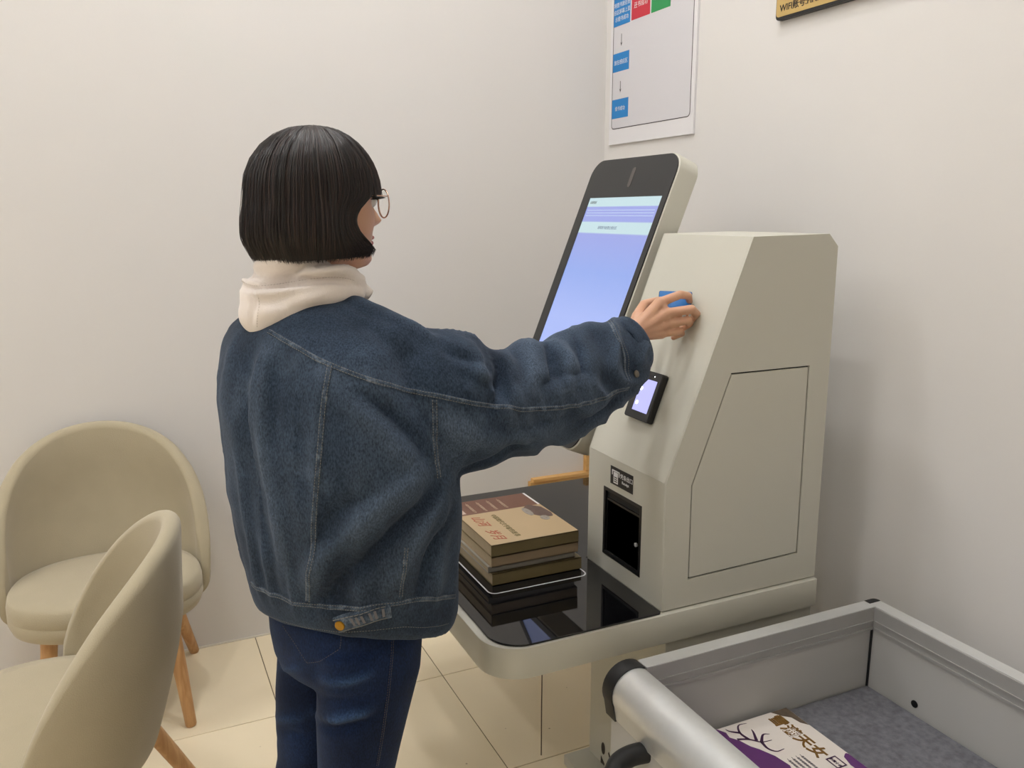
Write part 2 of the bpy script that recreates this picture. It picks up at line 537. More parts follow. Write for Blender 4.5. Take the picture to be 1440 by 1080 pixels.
def shrink(poly, d):
    c = Vector((sum(p[0] for p in poly) / len(poly), sum(p[1] for p in poly) / len(poly)))
    n = len(poly); out = []
    for i in range(n):
        p0, p1, p2 = Vector(poly[i - 1]), Vector(poly[i]), Vector(poly[(i + 1) % n])
        a, b = (p1 - p0).normalized(), (p2 - p1).normalized()
        na, nb = Vector((-a.y, a.x)), Vector((-b.y, b.x))
        if na.dot(c - p1) < 0: na, nb = -na, -nb
        m = (na + nb); out.append(tuple(p1 + m * (d / (1 + na.dot(nb)))))
    return out
mesh_obj('service_door', prism(shrink(door, 0.0036), side, KY0 + 0.0008, KY0 + 0.006), KWHITE, kiosk, bevel=0.0012)
# skin of the housing between the side panels
SLOT = rect(1.499, 1.663, .631, .803)
yz = lambda x: (lambda a, b, t: (t, a, b))
mesh_obj('front_panel', plate(rect(KY0 + .0062, KY1 - .0042, .587, .881), [SLOT], lambda a, b, t: (t, a, b), 1.019, 1.0255), KWHITE, kiosk)
def skin(p, q, thick, y0=KY0 + .0062, y1=KY1 - .0042):
    p, q = Vector(p), Vector(q); d = (q - p).normalized(); n = Vector((d.y, -d.x)) * thick
    return prism([tuple(p), tuple(q), tuple(q + n), tuple(p + n)], side, y0, y1)
mesh_obj('sloped_panel', skin((1.019, .8815), (1.219, 1.403), .006), KWHITE, kiosk, bevel=0.0008)
mesh_obj('top_panel', skin((1.2195, 1.403), (1.433, 1.407), .006), KWHITE, kiosk)
mesh_obj('rear_panel', join(skin((1.4332, 1.407), (1.461, 1.379), .006), skin((1.4612, 1.379), (1.466, .587), .006)), KWHITE, kiosk)
# receipt slot
bay = mesh_obj('receipt_bay', join(box(1.045, 1.049, 1.499, 1.663, .631, .803), box(1.0195, 1.045, 1.6625, 1.6665, .631, .803), box(1.0195, 1.045, 1.4955, 1.4995, .631, .803),
     box(1.0195, 1.045, 1.499, 1.663, .8025, .8065), box(1.0195, 1.045, 1.499, 1.663, .6275, .6315)), BLACKBAY, kiosk)
mesh_obj('bay_frame', plate(rect(1.499, 1.663, .631, .803), [rect(1.507, 1.655, .639, .795)], lambda a, b, t: (t, a, b), 1.0178, 1.0235), BLACKPLASTIC, bay)
mesh_obj('bay_cover', box(1.026, 1.029, 1.507, 1.655, .639, .77), BLACKGLASS, bay)
mesh_obj('tear_bar', box(1.022, 1.036, 1.510, 1.652, .7705, .776), BLACKPLASTIC, bay)
mesh_obj('lock', lathe([(0.0005, 0), (.005, 0), (.005, -.004), (.0035, -.005), (.0005, -.005)], (1.026, 1.526, .700), 12, (1, 0, 0)), ALU, bay)
# sticker above it
st = mesh_obj('receipt_sticker', box(1.0181, 1.0188, 1.537, 1.634, .819, .863), BLACKPLASTIC, kiosk)
yl, up, tow = (0, -1, 0), (0, 0, 1), (-1, 0, 0)
mesh_obj('slip_symbol', join(box(1.0172, 1.0180, 1.600, 1.619, .824, .851), box(1.0172, 1.0180, 1.594, 1.626, .8525, .8555),
     box(1.0172, 1.0180, 1.5935, 1.5965, .843, .8553), box(1.0172, 1.0180, 1.6235, 1.6265, .843, .8553)), WHITEINK, st)
mesh_obj('slip_print', join(*[box(1.0165, 1.0171, 1.603, 1.616, z, z + .002) for z in (.828, .833, .838)]), INKDARK, st)
text_part('凭条出口', .0135, WHITEINK, st, (1.0178, 1.591, .843), yl, up)
text_part('Receipt', .010, WHITEINK, st, (1.0178, 1.583, .831), yl, up)
# code scanner with lit window on the slope
sd = Vector((.2, 0, .522)).normalized()            # up the slope
sn = Vector((-.522, 0, .2)).normalized()           # out of the slope
sp = lambda y, s, h: tuple(Vector((1.019, y, .881)) + sd * s + sn * h)
scanner = mesh_obj('code_scanner', prism(round_poly(rect(1.524, 1.622, .108, .224), .006, 3), lambda a, b, t: sp(a, b, t), .0005, .016), BLACKPLASTIC, kiosk, bevel=.0015)
mesh_obj('scanner_bezel', plate(round_poly(rect(1.5265, 1.6195, .1105, .2215), .005, 3), [rect(1.537, 1.599, .126, .205)], lambda a, b, t: sp(a, b, t), .0162, .0172), BLACKBEZEL, scanner)
SCANLIGHT = pmat('scan_window', (0, 0, 0, 1), .3, emit=srgb(186, 186, 250), estr=1.15)
mesh_obj('scan_window', prism(rect(1.538, 1.598, .127, .204), lambda a, b, t: sp(a, b, t), .0158, .0164), SCANLIGHT, scanner)
LED = pmat('scan_led', (1, 1, 1, 1), .3, emit=(1, 1, 1, 1), estr=6)
for s_ in (.146, .180):
    mesh_obj('light_diode', lathe([(.0003, 0), (.0045, 0), (.003, .0012), (.0003, .0016)], sp(1.588, s_, .0166), 12, tuple(sn)), LED, scanner)
mesh_obj('indicator', lathe([(.0003, 0), (.0015, 0), (.0003, .0006)], sp(1.553, .2135, .0173), 8, tuple(sn)), LED, scanner)
# shelf: white tray with a black glass top
TRX0, TRX1, TRY0, TRY1 = .609, 1.466, 1.398, 2.325
tray = auto_smooth(mesh_obj('shelf_tray', prism(round_poly([(TRX0, TRY0), (TRX1, TRY0), (TRX1, TRY1), (TRX0, TRY1)], [.085, .004, .004, .085], 10), lambda a, b, t: (a, b, t), .5145, .5835), KWHITE, kiosk, bevel=.002), .5)
g = round_poly([(.626, 1.404), (1.0165, 1.404), (1.0165, 1.7395), (1.455, 1.7395), (1.455, 2.312), (.626, 2.312)], [.07, .008, 0, 0, .01, .07], 10)
glass = auto_smooth(mesh_obj('glass_top', prism(g, lambda a, b, t: (a, b, t), .5836, .5880), BLACKGLASS, kiosk, bevel=.0008, seg=1), .5)
ol = round_poly(rect(.707, .969, 1.642, 2.06), .02, 6); il = round_poly(rect(.7105, .9655, 1.6455, 2.0565), .017, 6)
mesh_obj('book_zone_outline', plate(ol, [il], lambda a, b, t: (a, b, t), .5881, .5884), pmat('grey_white_print', srgb(196, 196, 196), .5), glass)
# lower body and foot
lower = mesh_obj('lower_body', join(box(1.036, 1.466, KY0 + .003, KY1, .03, .5105)), KWHITE, kiosk, bevel=.003)
mesh_obj('waist_core', box(1.04, 1.46, KY0 + .010, KY1 - .01, .509, .5145), KCORE, kiosk)
mesh_obj('waist_core', box(1.03, 1.46, KY0 + .010, KY1 - .01, .5835, .5875), KCORE, kiosk)
mesh_obj('foot_plate', box(.965, 1.47, KY0 - .03, KY1 + .012, 0, .03), KWHITE, kiosk, bevel=.003)
# printed reader emblem on the front of the lower body
lg = lambda y, z, t: (t, y, z)
def disc(cy, cz, ry, rz, n=20): return [(cy + ry * math.cos(2 * math.pi * k / n), cz + rz * math.sin(2 * math.pi * k / n)) for k in range(n)]
arc = [(1.655 - .034 * math.sin(a), .045 + .05 * math.cos(a)) for a in np.linspace(.55, 2.3, 14)] + [(1.655 - .026 * math.sin(a), .040 + .05 * math.cos(a)) for a in np.linspace(2.2, .6, 14)]
emb = mesh_obj('reader_emblem', join(prism(disc(1.665, .080, .009, .017), lg, 1.0352, 1.0358), prism([(1.675, .053), (1.657, .040), (1.657, .034), (1.676, .033)], lg, 1.0352, 1.0358), prism(arc, lg, 1.0352, 1.0358)), INKDARK, kiosk)
# hanging lead under the shelf
mesh_obj('hanging_lead', tube([(.930, 1.812, .514), (.929, 1.810, .35), (.927, 1.808, .15), (.926, 1.806, .002)], .0016, 8), pmat('brown_lead', srgb(92, 70, 48), .6), kiosk, smooth=True)
# monitor
md = Vector((-.157, 0, -.393)).normalized()        # down the screen
mn = Vector((-.393, 0, .157)).normalized()         # out of the screen
mp_ = lambda y, s, h: tuple(Vector((1.290, y, 1.601)) + md * s + mn * h)
MW0, MW1, ML = 1.765, 2.194, .800
shell = auto_smooth(mesh_obj('monitor_shell', prism(round_poly(rect(MW0, MW1, -.004, ML), .052, 10), lambda a, b, t: mp_(a, b, t), -.066, -.002), KWHITE, kiosk, bevel=.006, seg=3), .5)
SCR = rect(1.789, 2.150, .114, .756)
mesh_obj('bezel', plate(round_poly(rect(MW0 + .003, MW1 - .003, 0, ML - .004), .050, 10), [SCR], lambda a, b, t: mp_(a, b, t), -.0022, .0012), BLACKBEZEL, shell)
def screen_material():
    m = bpy.data.materials.new('screen_picture'); m.use_nodes = True
    nt = m.node_tree; N, L = nt.nodes, nt.links
    b = N['Principled BSDF']; b.inputs['Base Color'].default_value = (.01, .01, .012, 1); b.inputs['Roughness'].default_value = .18
    tc = N.new('ShaderNodeTexCoord'); sx = N.new('ShaderNodeSeparateXYZ'); r = N.new('ShaderNodeValToRGB')
    r.color_ramp.interpolation = 'LINEAR'
    mint, lav, blu, blu2 = srgb(200, 226, 232), srgb(158, 168, 232), srgb(150, 174, 240), srgb(172, 190, 250)
    stops = [(0, blu2), (.45, blu2), (.66, blu), (.835, lav), (.838, mint), (.888, mint), (.891, lav), (.958, lav), (.961, mint), (1, mint)]
    r.color_ramp.elements[0].position, r.color_ramp.elements[0].color = stops[0]
    r.color_ramp.elements[1].position, r.color_ramp.elements[1].color = stops[-1]
    for p, c in stops[1:-1]:
        e = r.color_ramp.elements.new(p); e.color = c
    L.new(tc.outputs['Generated'], sx.inputs[0]); L.new(sx.outputs['Z'], r.inputs['Fac'])
    L.new(r.outputs[0], b.inputs['Emission Color']); b.inputs['Emission Strength'].default_value = 0.95
    return m
scr = mesh_obj('screen', prism(SCR, lambda a, b, t: mp_(a, b, t), -.0022, -.0006), screen_material(), shell)
text_part('自助借还', .009, INKDARK, scr, mp_(2.140, .131, -.0002), (0, -1, 0), tuple(-md), extrude=.0001)
text_part('请将图书放置在感应区', .010, pmat('ui_grey', srgb(110, 120, 150), .6), scr, mp_(2.00, .206, -.0002), (0, -1, 0), tuple(-md), extrude=.0001, align='CENTER')
UIW = pmat('ui_pale', (0, 0, 0, 1), .5, emit=srgb(190, 205, 245), estr=.95)
mesh_obj('screen_rows', join(*[prism(rect(1.80, 2.14, s_, s_ + .0025), lambda a, b, t: mp_(a, b, t), -.0005, -.0003) for s_ in (.150, .158, .166)]), UIW, scr)
mesh_obj('camera_window', prism(round_poly(rect(1.956, 1.972, .030, .086), .0078, 6), lambda a, b, t: mp_(a, b, t), .0013, .002), pmat('camera_cover', srgb(84, 78, 76), .4), shell)
# bracket that carries the monitor
auto_smooth(mesh_obj('monitor_bracket', join(prism([(1.26, .589), (1.40, .589), (1.40, 1.10), (1.25, 1.30), (1.21, 1.22), (1.26, 1.05)], side, 1.90, 2.06)), KWHITE, kiosk, bevel=.004), .5)

# ------------------------------------------------------------------ wall poster and plaque
poster = thing('instruction_poster', 'white borrowing-steps poster with blue, red and green boxes on the wall', 'poster', (XW, 2.51, 2.1))
PT = XW - .008
wy = lambda a, b, t: (t, a, b)
mesh_obj('board', box(PT, XW - .0002, 2.255, 2.765, 1.700, 2.52), PAPER, poster, bevel=.001)
GREYP = pmat('poster_face', srgb(214, 212, 216), .55)
mesh_obj('face', prism(round_poly(rect(2.276, 2.745, 1.757, 2.46), .012, 4), wy, PT - .0004, PT - .0001), GREYP, poster)
mesh_obj('border_line', plate(round_poly(rect(2.273, 2.748, 1.754, 2.463), .015, 4), [round_poly(rect(2.2755, 2.7455, 1.7565, 2.4605), .0125, 4)], wy, PT - .0006, PT - .0001), pmat('border_ink', srgb(58, 50, 52), .6), poster)
def pbox(y0, y1, z0, z1, mat, lines, size):
    o = mesh_obj('step_box', box(PT - .0010, PT - .0005, y0, y1, z0, z1), mat, poster)
    n = len(lines)
    for i, s in enumerate(lines):
        zc = (z0 + z1) / 2 + ((n - 1) / 2 - i) * size * 1.35 - size * .36
        text_part(s, size, WHITEINK, o, (PT - .0012, (y0 + y1) / 2, zc), yl, up, extrude=.0002, align='CENTER')
pbox(2.639, 2.745, 2.107, 2.200, BLUEINK, ['将图书放在感', '应区屏幕上显', '示借书成功'], .0175)
pbox(2.517, 2.630, 2.109, 2.200, REDINK, ['还书成功'], .021)
pbox(2.400, 2.509, 2.109, 2.200, GREENINK, ['续借成功'], .021)
pbox(2.639, 2.745, 1.952, 2.015, BLUEINK, ['放在感应区'], .018)
pbox(2.637, 2.745, 1.791, 1.857, BLUEINK, ['借书成功'], .0165)
for z0, z1 in ((2.038, 2.078), (1.880, 1.918)):
    mesh_obj('arrow', join(box(PT - .0009, PT - .0005, 2.691, 2.6935, z0, z1), prism([(2.692, z0), (2.698, z0 + .012), (2.692, z0 + .006), (2.686, z0 + .012)], wy, PT - .0009, PT - .0005)), INKDARK, poster)

plaque = thing('wifi_plaque', 'gold-faced network sign with black edge fixed high on the wall', 'sign', (XW, 1.6, 1.97))
mesh_obj('backing', prism(round_poly(rect(1.30, 1.896, 1.964, 2.115), .012, 5), wy, XW - .016, XW - .0002), BLACKPLASTIC, plaque, bevel=.001)
mesh_obj('gold_face', prism(round_poly(rect(1.304, 1.8925, 1.972, 2.1115), .010, 5), wy, XW - .0175, XW - .0161), GOLD, plaque)
text_part('WIFI账号:HNK', .0235, INKDARK, plaque, (XW - .0178, 1.879, 1.985), yl, up, bold=.0003)

# ------------------------------------------------------------------ books on the shelf
def book(x0, x1, y0, y1, z0, z1, cover, label, spine_near=True, name='book', pages=PAGES):
    """near side (low y) is the spine"""
    t = thing(name, label, 'book', ((x0 + x1) / 2, (y0 + y1) / 2, z0), 0, 'books stacked on the glass shelf')
    c = .0018
    mesh_obj('cover', join(box(x0, x1, y0, y1, z1 - c, z1), box(x0, x1, y0, y1, z0, z0 + c), box(x0, x1, y0, y0 + c, z0, z1)), cover, t)
    mesh_obj('page_block', box(x0 + .002, x1 - .002, y0 + c + .0002, y1 - .002, z0 + c + .0001, z1 - c - .0001), pages, t)
    return t
OLIVE = pmat('olive_cover', srgb(118, 104, 70), .5, var=.1, vscale=20)
PALEC = pmat('pale_tan_cover', srgb(158, 138, 110), .5, var=.08, vscale=20)
GREYC = pmat('grey_cover', srgb(150, 146, 136), .5, var=.08, vscale=20)
TANPRINT = pmat('tan_print', srgb(182, 158, 122), .5, var=.08, vscale=10)
BROWNPRINT = pmat('brown_print', srgb(112, 76, 60), .5, var=.1, vscale=14)
ZB = .5888
book(.730, .970, 1.682, 1.985, ZB, ZB + .030, OLIVE, 'olive paperback at the bottom of the stack on the glass shelf')
book(.722, .955, 1.690, 1.990, ZB + .0303, ZB + .046, GREYC, 'thin grey-covered book above the olive bottom book')
book(.728, .960, 1.683, 1.985, ZB + .0463, ZB + .072, PALEC, 'pale tan book lying right under the topmost book')
top = book(.727, .960, 1.681, 1.990, ZB + .0723, ZB + .102, OLIVE, 'topmost book with tan and brown cover and red lettering')
ZT = ZB + .102
f3 = lambda a, b, t: (a, b, t)
mesh_obj('cover_print', prism(rect(.728, .959, 1.682, 1.890), f3, ZT + .0001, ZT + .0004), TANPRINT, top)
mesh_obj('cover_band', prism(rect(.728, .953, 1.890, 1.989), f3, ZT + .0001, ZT + .0004), BROWNPRINT, top)
mesh_obj('cover_edge', prism(rect(.9535, .959, 1.8905, 1.989), f3, ZT + .0001, ZT + .0004), WHITEINK, top)
por = [(.925, 1.90), (.952, 1.87), (.957, 1.82), (.950, 1.795), (.930, 1.80), (.915, 1.815), (.90, 1.84), (.905, 1.88)]
mesh_obj('cover_portrait', prism(round_poly(por, .006, 3), f3, ZT + .0005, ZT + .0007), pmat('portrait_brown', srgb(96, 76, 68), .5, var=.4, vscale=90), top)
mesh_obj('cover_portrait_pale', join(prism(disc(.903, 1.850, .010, .030), f3, ZT + .0008, ZT + .0010), prism(disc(.925, 1.793, .012, .016), f3, ZT + .0008, ZT + .0010)), pmat('portrait_pale', srgb(150, 142, 132), .5, var=.5, vscale=160), top)
REDSCRIPT = pmat('red_script', srgb(166, 84, 62), .6)
xr, yr = (0, -1, 0), (1, 0, 0)
text_part('山河', .034, REDSCRIPT, top, (.752, 1.872, ZT + .0006), xr, yr, shear=.3)
text_part('岁月', .034, REDSCRIPT, top, (.752, 1.775, ZT + .0006), xr, yr, shear=.3)
text_part('中国现代文学家的故事', .016, pmat('olive_ink', srgb(120, 110, 72), .6), top, (.805, 1.868, ZT + .0006), xr, yr)
for k in range(4):
    text_part('一代文学巨匠的生平', .0085, pmat('pale_ink', srgb(206, 184, 160), .6), top, (.775 + .030 * k, 1.975, ZT + .0006), xr, yr)
mesh_obj('cover_stamp', prism(rect(.731, .752, 1.900, 1.955), f3, ZT + .0005, ZT + .0007), pmat('stamp_print', srgb(190, 172, 158), .5, var=.4, vscale=120), top)

# ------------------------------------------------------------------ book-return cart
cart = thing('book_cart', 'grey aluminium book-return cart with felt-lined tray and black handle', 'cart', (1.2, .85, 0))
CX0, CX1, CY0, CY1, CZ = .800, 1.545, .30, 1.295, .56
FZ = .362
pz0 = .20
mesh_obj('end_panel', box(CX0 + .06, CX1 - .012, CY1 - .024, CY1 - .006, pz0, CZ - .056), CARTPANEL, cart)
mesh_obj('end_panel', box(CX0 + .06, CX1 - .012, CY0 + .006, CY0 + .024, pz0, CZ - .056), CARTPANEL, cart)
sidep = mesh_obj('side_panel', box(CX1 - .030, CX1 - .012, CY0 + .0245, CY1 - .0245, pz0, CZ - .056), CARTPANEL, cart)
mesh_obj('side_panel', box(CX0 + .020, CX0 + .036, CY0 + .006, CY1 - .006, .10, CZ - .070), CARTPANEL, cart)
def rail(x0, x1, y0, y1, inner):
    """extruded top rail with two shallow grooves on its inner face"""
    o = mesh_obj('top_rail', box(x0, x1, y0, y1, CZ - .056, CZ - .002), ALUDARK, cart, bevel=.0015)
    return o
r1 = rail(CX0 + .085, CX1 - .030, CY1 - .028, CY1, 0)
r2 = rail(CX1 - .032, CX1, CY0, CY1 - .0005, 0)
r3 = rail(CX0 + .085, CX1 - .030, CY0, CY0 + .028, 0)
mesh_obj('rail_rib', join(box(CX0 + .09, CX1 - .034, CY1 - .0305, CY1 - .028, CZ - .036, CZ - .033), box(CX0 + .09, CX1 - .034, CY1 - .0305, CY1 - .028, CZ - .056, CZ - .050)), ALUDARK, r1)
mesh_obj('rail_cap', box(CX0 + .085, CX1 - .030, CY1 - .028, CY1 + .004, CZ - .002, CZ), ALU, r1)
mesh_obj('rail_rib', join(box(CX1 - .0345, CX1 - .032, CY0 + .03, CY1 - .034, CZ - .036, CZ - .033), box(CX1 - .0345, CX1 - .032, CY0 + .03, CY1 - .034, CZ - .056, CZ - .050)), ALUDARK, r2)
mesh_obj('rail_cap', box(CX1 - .030, CX1 + .004, CY0, CY1 - .012, CZ - .002, CZ), ALU, r2)
mesh_obj('corner_cap', prism(round_poly([(CX1 - .030, CY1 - .012), (CX1 + .004, CY1 - .012), (CX1 + .004, CY1 + .004), (CX1 - .030, CY1 + .004)], [0, 0, .012, 0], 5), f3, CZ - .003, CZ + .001), BLACKPLASTIC, cart)
mesh_obj('corner_seal', box(CX1 - .0345, CX1 - .0305, CY1 - .0285, CY1 - .0245, pz0, CZ - .057), BLACKPLASTIC, cart)
# big rounded front bar with rubber end caps
def bar_prof(r, cx, cz):
    p = [(cx + r * math.cos(a), cz + r * math.sin(a)) for a in np.linspace(math.radians(60), math.radians(205), 16)]
    return p + [(cx - r * .80, cz - r * 1.05), (cx + .025, cz - r * 1.05), (cx + .025, cz + r * .86)]
bp_ = bar_prof(.050, CX0 + .055, CZ - .044)
front_bar = auto_smooth(mesh_obj('front_bar', prism(bp_, side, CY0 + .006, CY1 - .030), ALU, cart), .6)
cp_ = bar_prof(.053, CX0 + .055, CZ - .044)
for y0, y1 in ((CY1 - .030, CY1 + .004), (CY0 - .012, CY0 + .006)):
    auto_smooth(mesh_obj('end_cap', prism(cp_, side, y0, y1), RUBBER, front_bar, bevel=.003), .6)
# handle
hp = catmull([(CX0 + .030, 1.168, .452), (CX0 - .01, 1.172, .452), (CX0 - .045, 1.162, .450), (CX0 - .068, 1.13, .448), (CX0 - .072, 1.05, .448), (CX0 - .072, .60, .448), (CX0 - .068, .52, .448), (CX0 - .045, .49, .450), (CX0 - .01, .48, .452), (CX0 + .030, .484, .452)], 5)
mesh_obj('handle', tube(hp, .0195, 18), RUBBER, cart, smooth=True)
# felt platform, buffer holes, lower frame and castors
mesh_obj('felt_platform', box(CX0 + .040, CX1 - .036, CY0 + .028, CY1 - .030, FZ - .012, FZ), FELT, cart, bevel=.002)
mesh_obj('platform_board', box(CX0 + .040, CX1 - .036, CY0 + .028, CY1 - .030, FZ - .030, FZ - .012), CARTPANEL, cart)
mesh_obj('drain_hole', lathe([(.0003, 0), (.0085, 0), (.0085, .0012), (.0003, .0012)], (CX1 - .0306, 1.140, .384), 16, (-1, 0, 0)), BLACKBAY, sidep)
mesh_obj('base_frame', join(box(CX0 + .02, CX0 + .05, CY0 + .0, CY1, .075, .10), box(CX1 - .042, CX1 - .012, CY0, CY1, .075, .10), box(CX0 + .05, CX1 - .042, CY1 - .03, CY1, .075, .10), box(CX0 + .05, CX1 - .042, CY0, CY0 + .03, .075, .10),
     box(CX1 - .042, CX1 - .014, CY1 - .03, CY1 - .002, .10, .20), box(CX1 - .042, CX1 - .014, CY0 + .002, CY0 + .03, .10, .20)), ALUDARK, cart)
for cx in (CX0 + .04, CX1 - .03):
    for cy in (CY0 + .03, CY1 - .03):
        w = mesh_obj('castor', lathe([(.003, -.012), (.030, -.012), (.034, -.007), (.034, .007), (.030, .012), (.003, .012)], (cx, cy, .034), 20, (1, 0, 0)), RUBBER, cart, smooth=False)
        mesh_obj('castor_fork', join(box(cx - .018, cx - .014, cy - .014, cy + .014, .03, .075), box(cx + .014, cx + .018, cy - .014, cy + .014, .03, .075), box(cx - .018, cx + .018, cy - .016, cy + .016, .07, .075)), ALUDARK, w)

# paperback lying on the felt of the cart
CB = FZ + .0005
cb = thing('paperback', 'white and purple paperback with gold title lying on grey felt', 'book', (1.13, 1.12, CB))
bx0, bx1, by0, by1, bz = 1.012, 1.252, .945, 1.256, CB + .016
PURPLE = pmat('purple_print', srgb(92, 44, 104), .45, var=.25, vscale=18)
CREAMC = pmat('cream_cover', srgb(222, 214, 206), .45, var=.03, vscale=12)
mesh_obj('cover', join(box(bx0, bx1, by0, by1, bz - .0008, bz), box(bx0, bx1, by0, by1, CB, CB + .0008), box(bx0, bx0 + .001, by0, by1, CB, bz)), CREAMC, cb)
mesh_obj('page_block', box(bx0 + .0012, bx1 - .001, by0 + .001, by1 - .001, CB + .0009, bz - .0009), PAPER, cb)
pb = [(1.0125, 1.2555), (1.062, 1.2555), (1.072, 1.238), (1.068, 1.222), (1.080, 1.205), (1.088, 1.180), (1.098, 1.165), (1.112, 1.135), (1.118, 1.10), (1.100, 1.06), (1.075, 1.02), (1.0125, 1.00)]
mesh_obj('purple_area', prism(round_poly(pb, .004, 3), f3, bz + .0001, bz + .0003), PURPLE, cb)
mesh_obj('purple_area', prism(round_poly([(1.2515, 1.085), (1.236, 1.075), (1.228, 1.05), (1.232, 1.0), (1.2515, .99)], .004, 3), f3, bz + .0001, bz + .0003), PURPLE, cb)
mesh_obj('dark_corner', prism([(1.208, 1.2555), (1.2515, 1.2555), (1.2515, 1.185), (1.240, 1.20), (1.236, 1.222), (1.222, 1.235)], f3, bz + .0001, bz + .0003), pmat('forest_print', srgb(92, 78, 64), .5, var=.5, vscale=70), cb)
GOLDINK = pmat('gold_ink', srgb(134, 98, 44), .35, metal=.3, var=.35, vscale=60)
text_part('雪满天女', .038, GOLDINK, cb, (1.188, 1.243, bz + .0006), xr, yr, bold=.0009)
# antler emblem
PURPDARK = pmat('dark_purple', srgb(58, 26, 62), .5)
def stroke(pts, w0, w1, t0, t1):
    P = catmull([(a, b, 0) for a, b in pts], 5); n = len(P)
    L_, R_ = [], []
    for i, p in enumerate(P):
        d = P[min(i + 1, n - 1)] - P[max(i - 1, 0)]; d = d / (np.linalg.norm(d) + 1e-9); w = (w0 + (w1 - w0) * i / (n - 1)) / 2
        L_.append((p[0] - d[1] * w, p[1] + d[0] * w)); R_.append((p[0] + d[1] * w, p[1] - d[0] * w))
    v = [(a, b, t1) for a, b in L_ + R_]
    return v, [(i, i + 1, n + i + 1, n + i) for i in range(n - 1)]
strokes2 = [[(1.078, 1.21), (1.10, 1.20), (1.118, 1.182), (1.142, 1.178)], [(1.10, 1.20), (1.098, 1.225), (1.112, 1.247), (1.133, 1.246)],
            [(1.098, 1.225), (1.082, 1.238), (1.078, 1.248)], [(1.118, 1.182), (1.138, 1.200), (1.152, 1.196)], [(1.118, 1.182), (1.115, 1.160), (1.125, 1.145), (1.145, 1.145)],
            [(1.112, 1.19), (1.125, 1.215), (1.128, 1.225)]]
mesh_obj('antler_emblem', join(*[stroke(s, .007, .0015, 0, bz + .0005) for s in strokes2]), PURPDARK, cb)
mesh_obj('title_box', plate(rect(1.196, 1.222, 1.052, 1.085), [rect(1.199, 1.219, 1.055, 1.082)], f3, bz + .0004, bz + .0006), PURPDARK, cb)
text_part('长篇小说', .0075, PURPDARK, cb, (1.205, 1.0835, bz + .0006), xr, yr)
for k in range(4):
    text_part('一段穿越雪原的漫长旅程', .006, pmat('grey_ink', srgb(130, 124, 128), .6), cb, (1.125 + .011 * k, 1.118, bz + .0006), xr, yr)

# ------------------------------------------------------------------ tub chairs
def superellipse(a, b, e, n, z, cx=0, cy=0):
    out = []
    for k in range(n):
        q = 2 * math.pi * k / n; c, s = math.cos(q), math.sin(q)
        out.append((cx + a * math.copysign(abs(c) ** e, c), cy + b * math.copysign(abs(s) ** e, s), z))
    return out

def make_chair(label, loc, rotz):
    t = thing('tub_chair', label, 'chair', loc, rotz, 'beige tub chairs')
    # seat cushion with rounded top and piping line
    rings = []
    for s, z in ((.02, .345), (.90, .347), (.97, .355), (1.0, .375), (1.0, .395), (.995, .397), (1.0, .399), (1.0, .418), (.985, .437), (.95, .447), (.8, .452), (.4, .455), (.02, .456)):
        rings.append(superellipse(.250 * s, .205 * s, .86, 56, z, 0, -.065))
    auto_smooth(mesh_obj('seat', loft(rings), CHAIRFAB, t, local=True), 1.2)
    # wrap-around back: section swept round the seat
    n, secs = 64, []
    TH = math.radians(104)
    for i in range(n + 1):
        th = -TH + 2 * TH * i / n
        u = abs(th) / TH
        ztop = .385 + (.832 - .385) * max(0.0, math.cos(min(1, u) * math.pi / 2)) ** .56
        if u > .985: ztop = .385
        zb = .318
        ax, ay = .272, .228
        sec = []
        th_in = .040 if u < .9 else .040 * (1 - (u - .9) / .1 * .5)
        def pt(off, z):
            lean = .025 * max(0, math.cos(th)) * ((z - zb) / .52) ** 1.1 + .012 * abs(math.sin(th)) * math.sin(max(0, min(1, (z - zb) / .4)) * math.pi)
            if z < .62: lean -= .070 * max(0, math.cos(th)) * ((.62 - z) / .302) ** 1.2
            if z < zb + .06: lean -= .05 * ((zb + .06 - z) / .06) ** 2
            rx, ry = ax + lean + off, ay + lean + off
            return (rx * math.sin(th), ry * math.cos(th) * .98 - .0, z)
        zs = np.linspace(zb, ztop - th_in * .5, 9)
        for z in zs: sec.append(pt(0, z))
        for k in range(1, 8):
            q = math.pi * k / 8
            sec.append(pt(-th_in * .5 + th_in * .5 * math.cos(q), ztop - th_in * .5 + th_in * .5 * math.sin(q)))
        for z in zs[::-1]: sec.append(pt(-th_in, z))
        secs.append(sec)
    auto_smooth(mesh_obj('backrest', loft(secs), CHAIRFAB, t, local=True), 1.2)
    mesh_obj('seat_base', loft([superellipse(.18, .145, .9, 40, .325, 0, -.045), superellipse(.20, .16, .9, 40, .345, 0, -.045)]), BLACKPLASTIC, t, local=True)
    for sx, fy, ty in ((1, -.185, -.14), (-1, -.185, -.14), (1, .255, .10), (-1, .255, .10)):
        a, b = (sx * .150, ty, .340), (sx * (.182 if fy < 0 else .225), fy, 0.0)
        P = [np.array(a) + (np.array(b) - np.array(a)) * s for s in (0, .5, .985, 1.0)]
        auto_smooth(mesh_obj('leg', tube([tuple(p) for p in P], [.0215, .019, .0155, .013], 20), OAK, t, local=True), .8)
    return t
make_chair('beige fabric tub chair with oak legs standing against the far wall', (-.112, 2.540, 0), math.radians(0))
make_chair('beige fabric tub chair turned side-on in front of the other chair', (-.180, 1.800, 0), math.radians(-95))

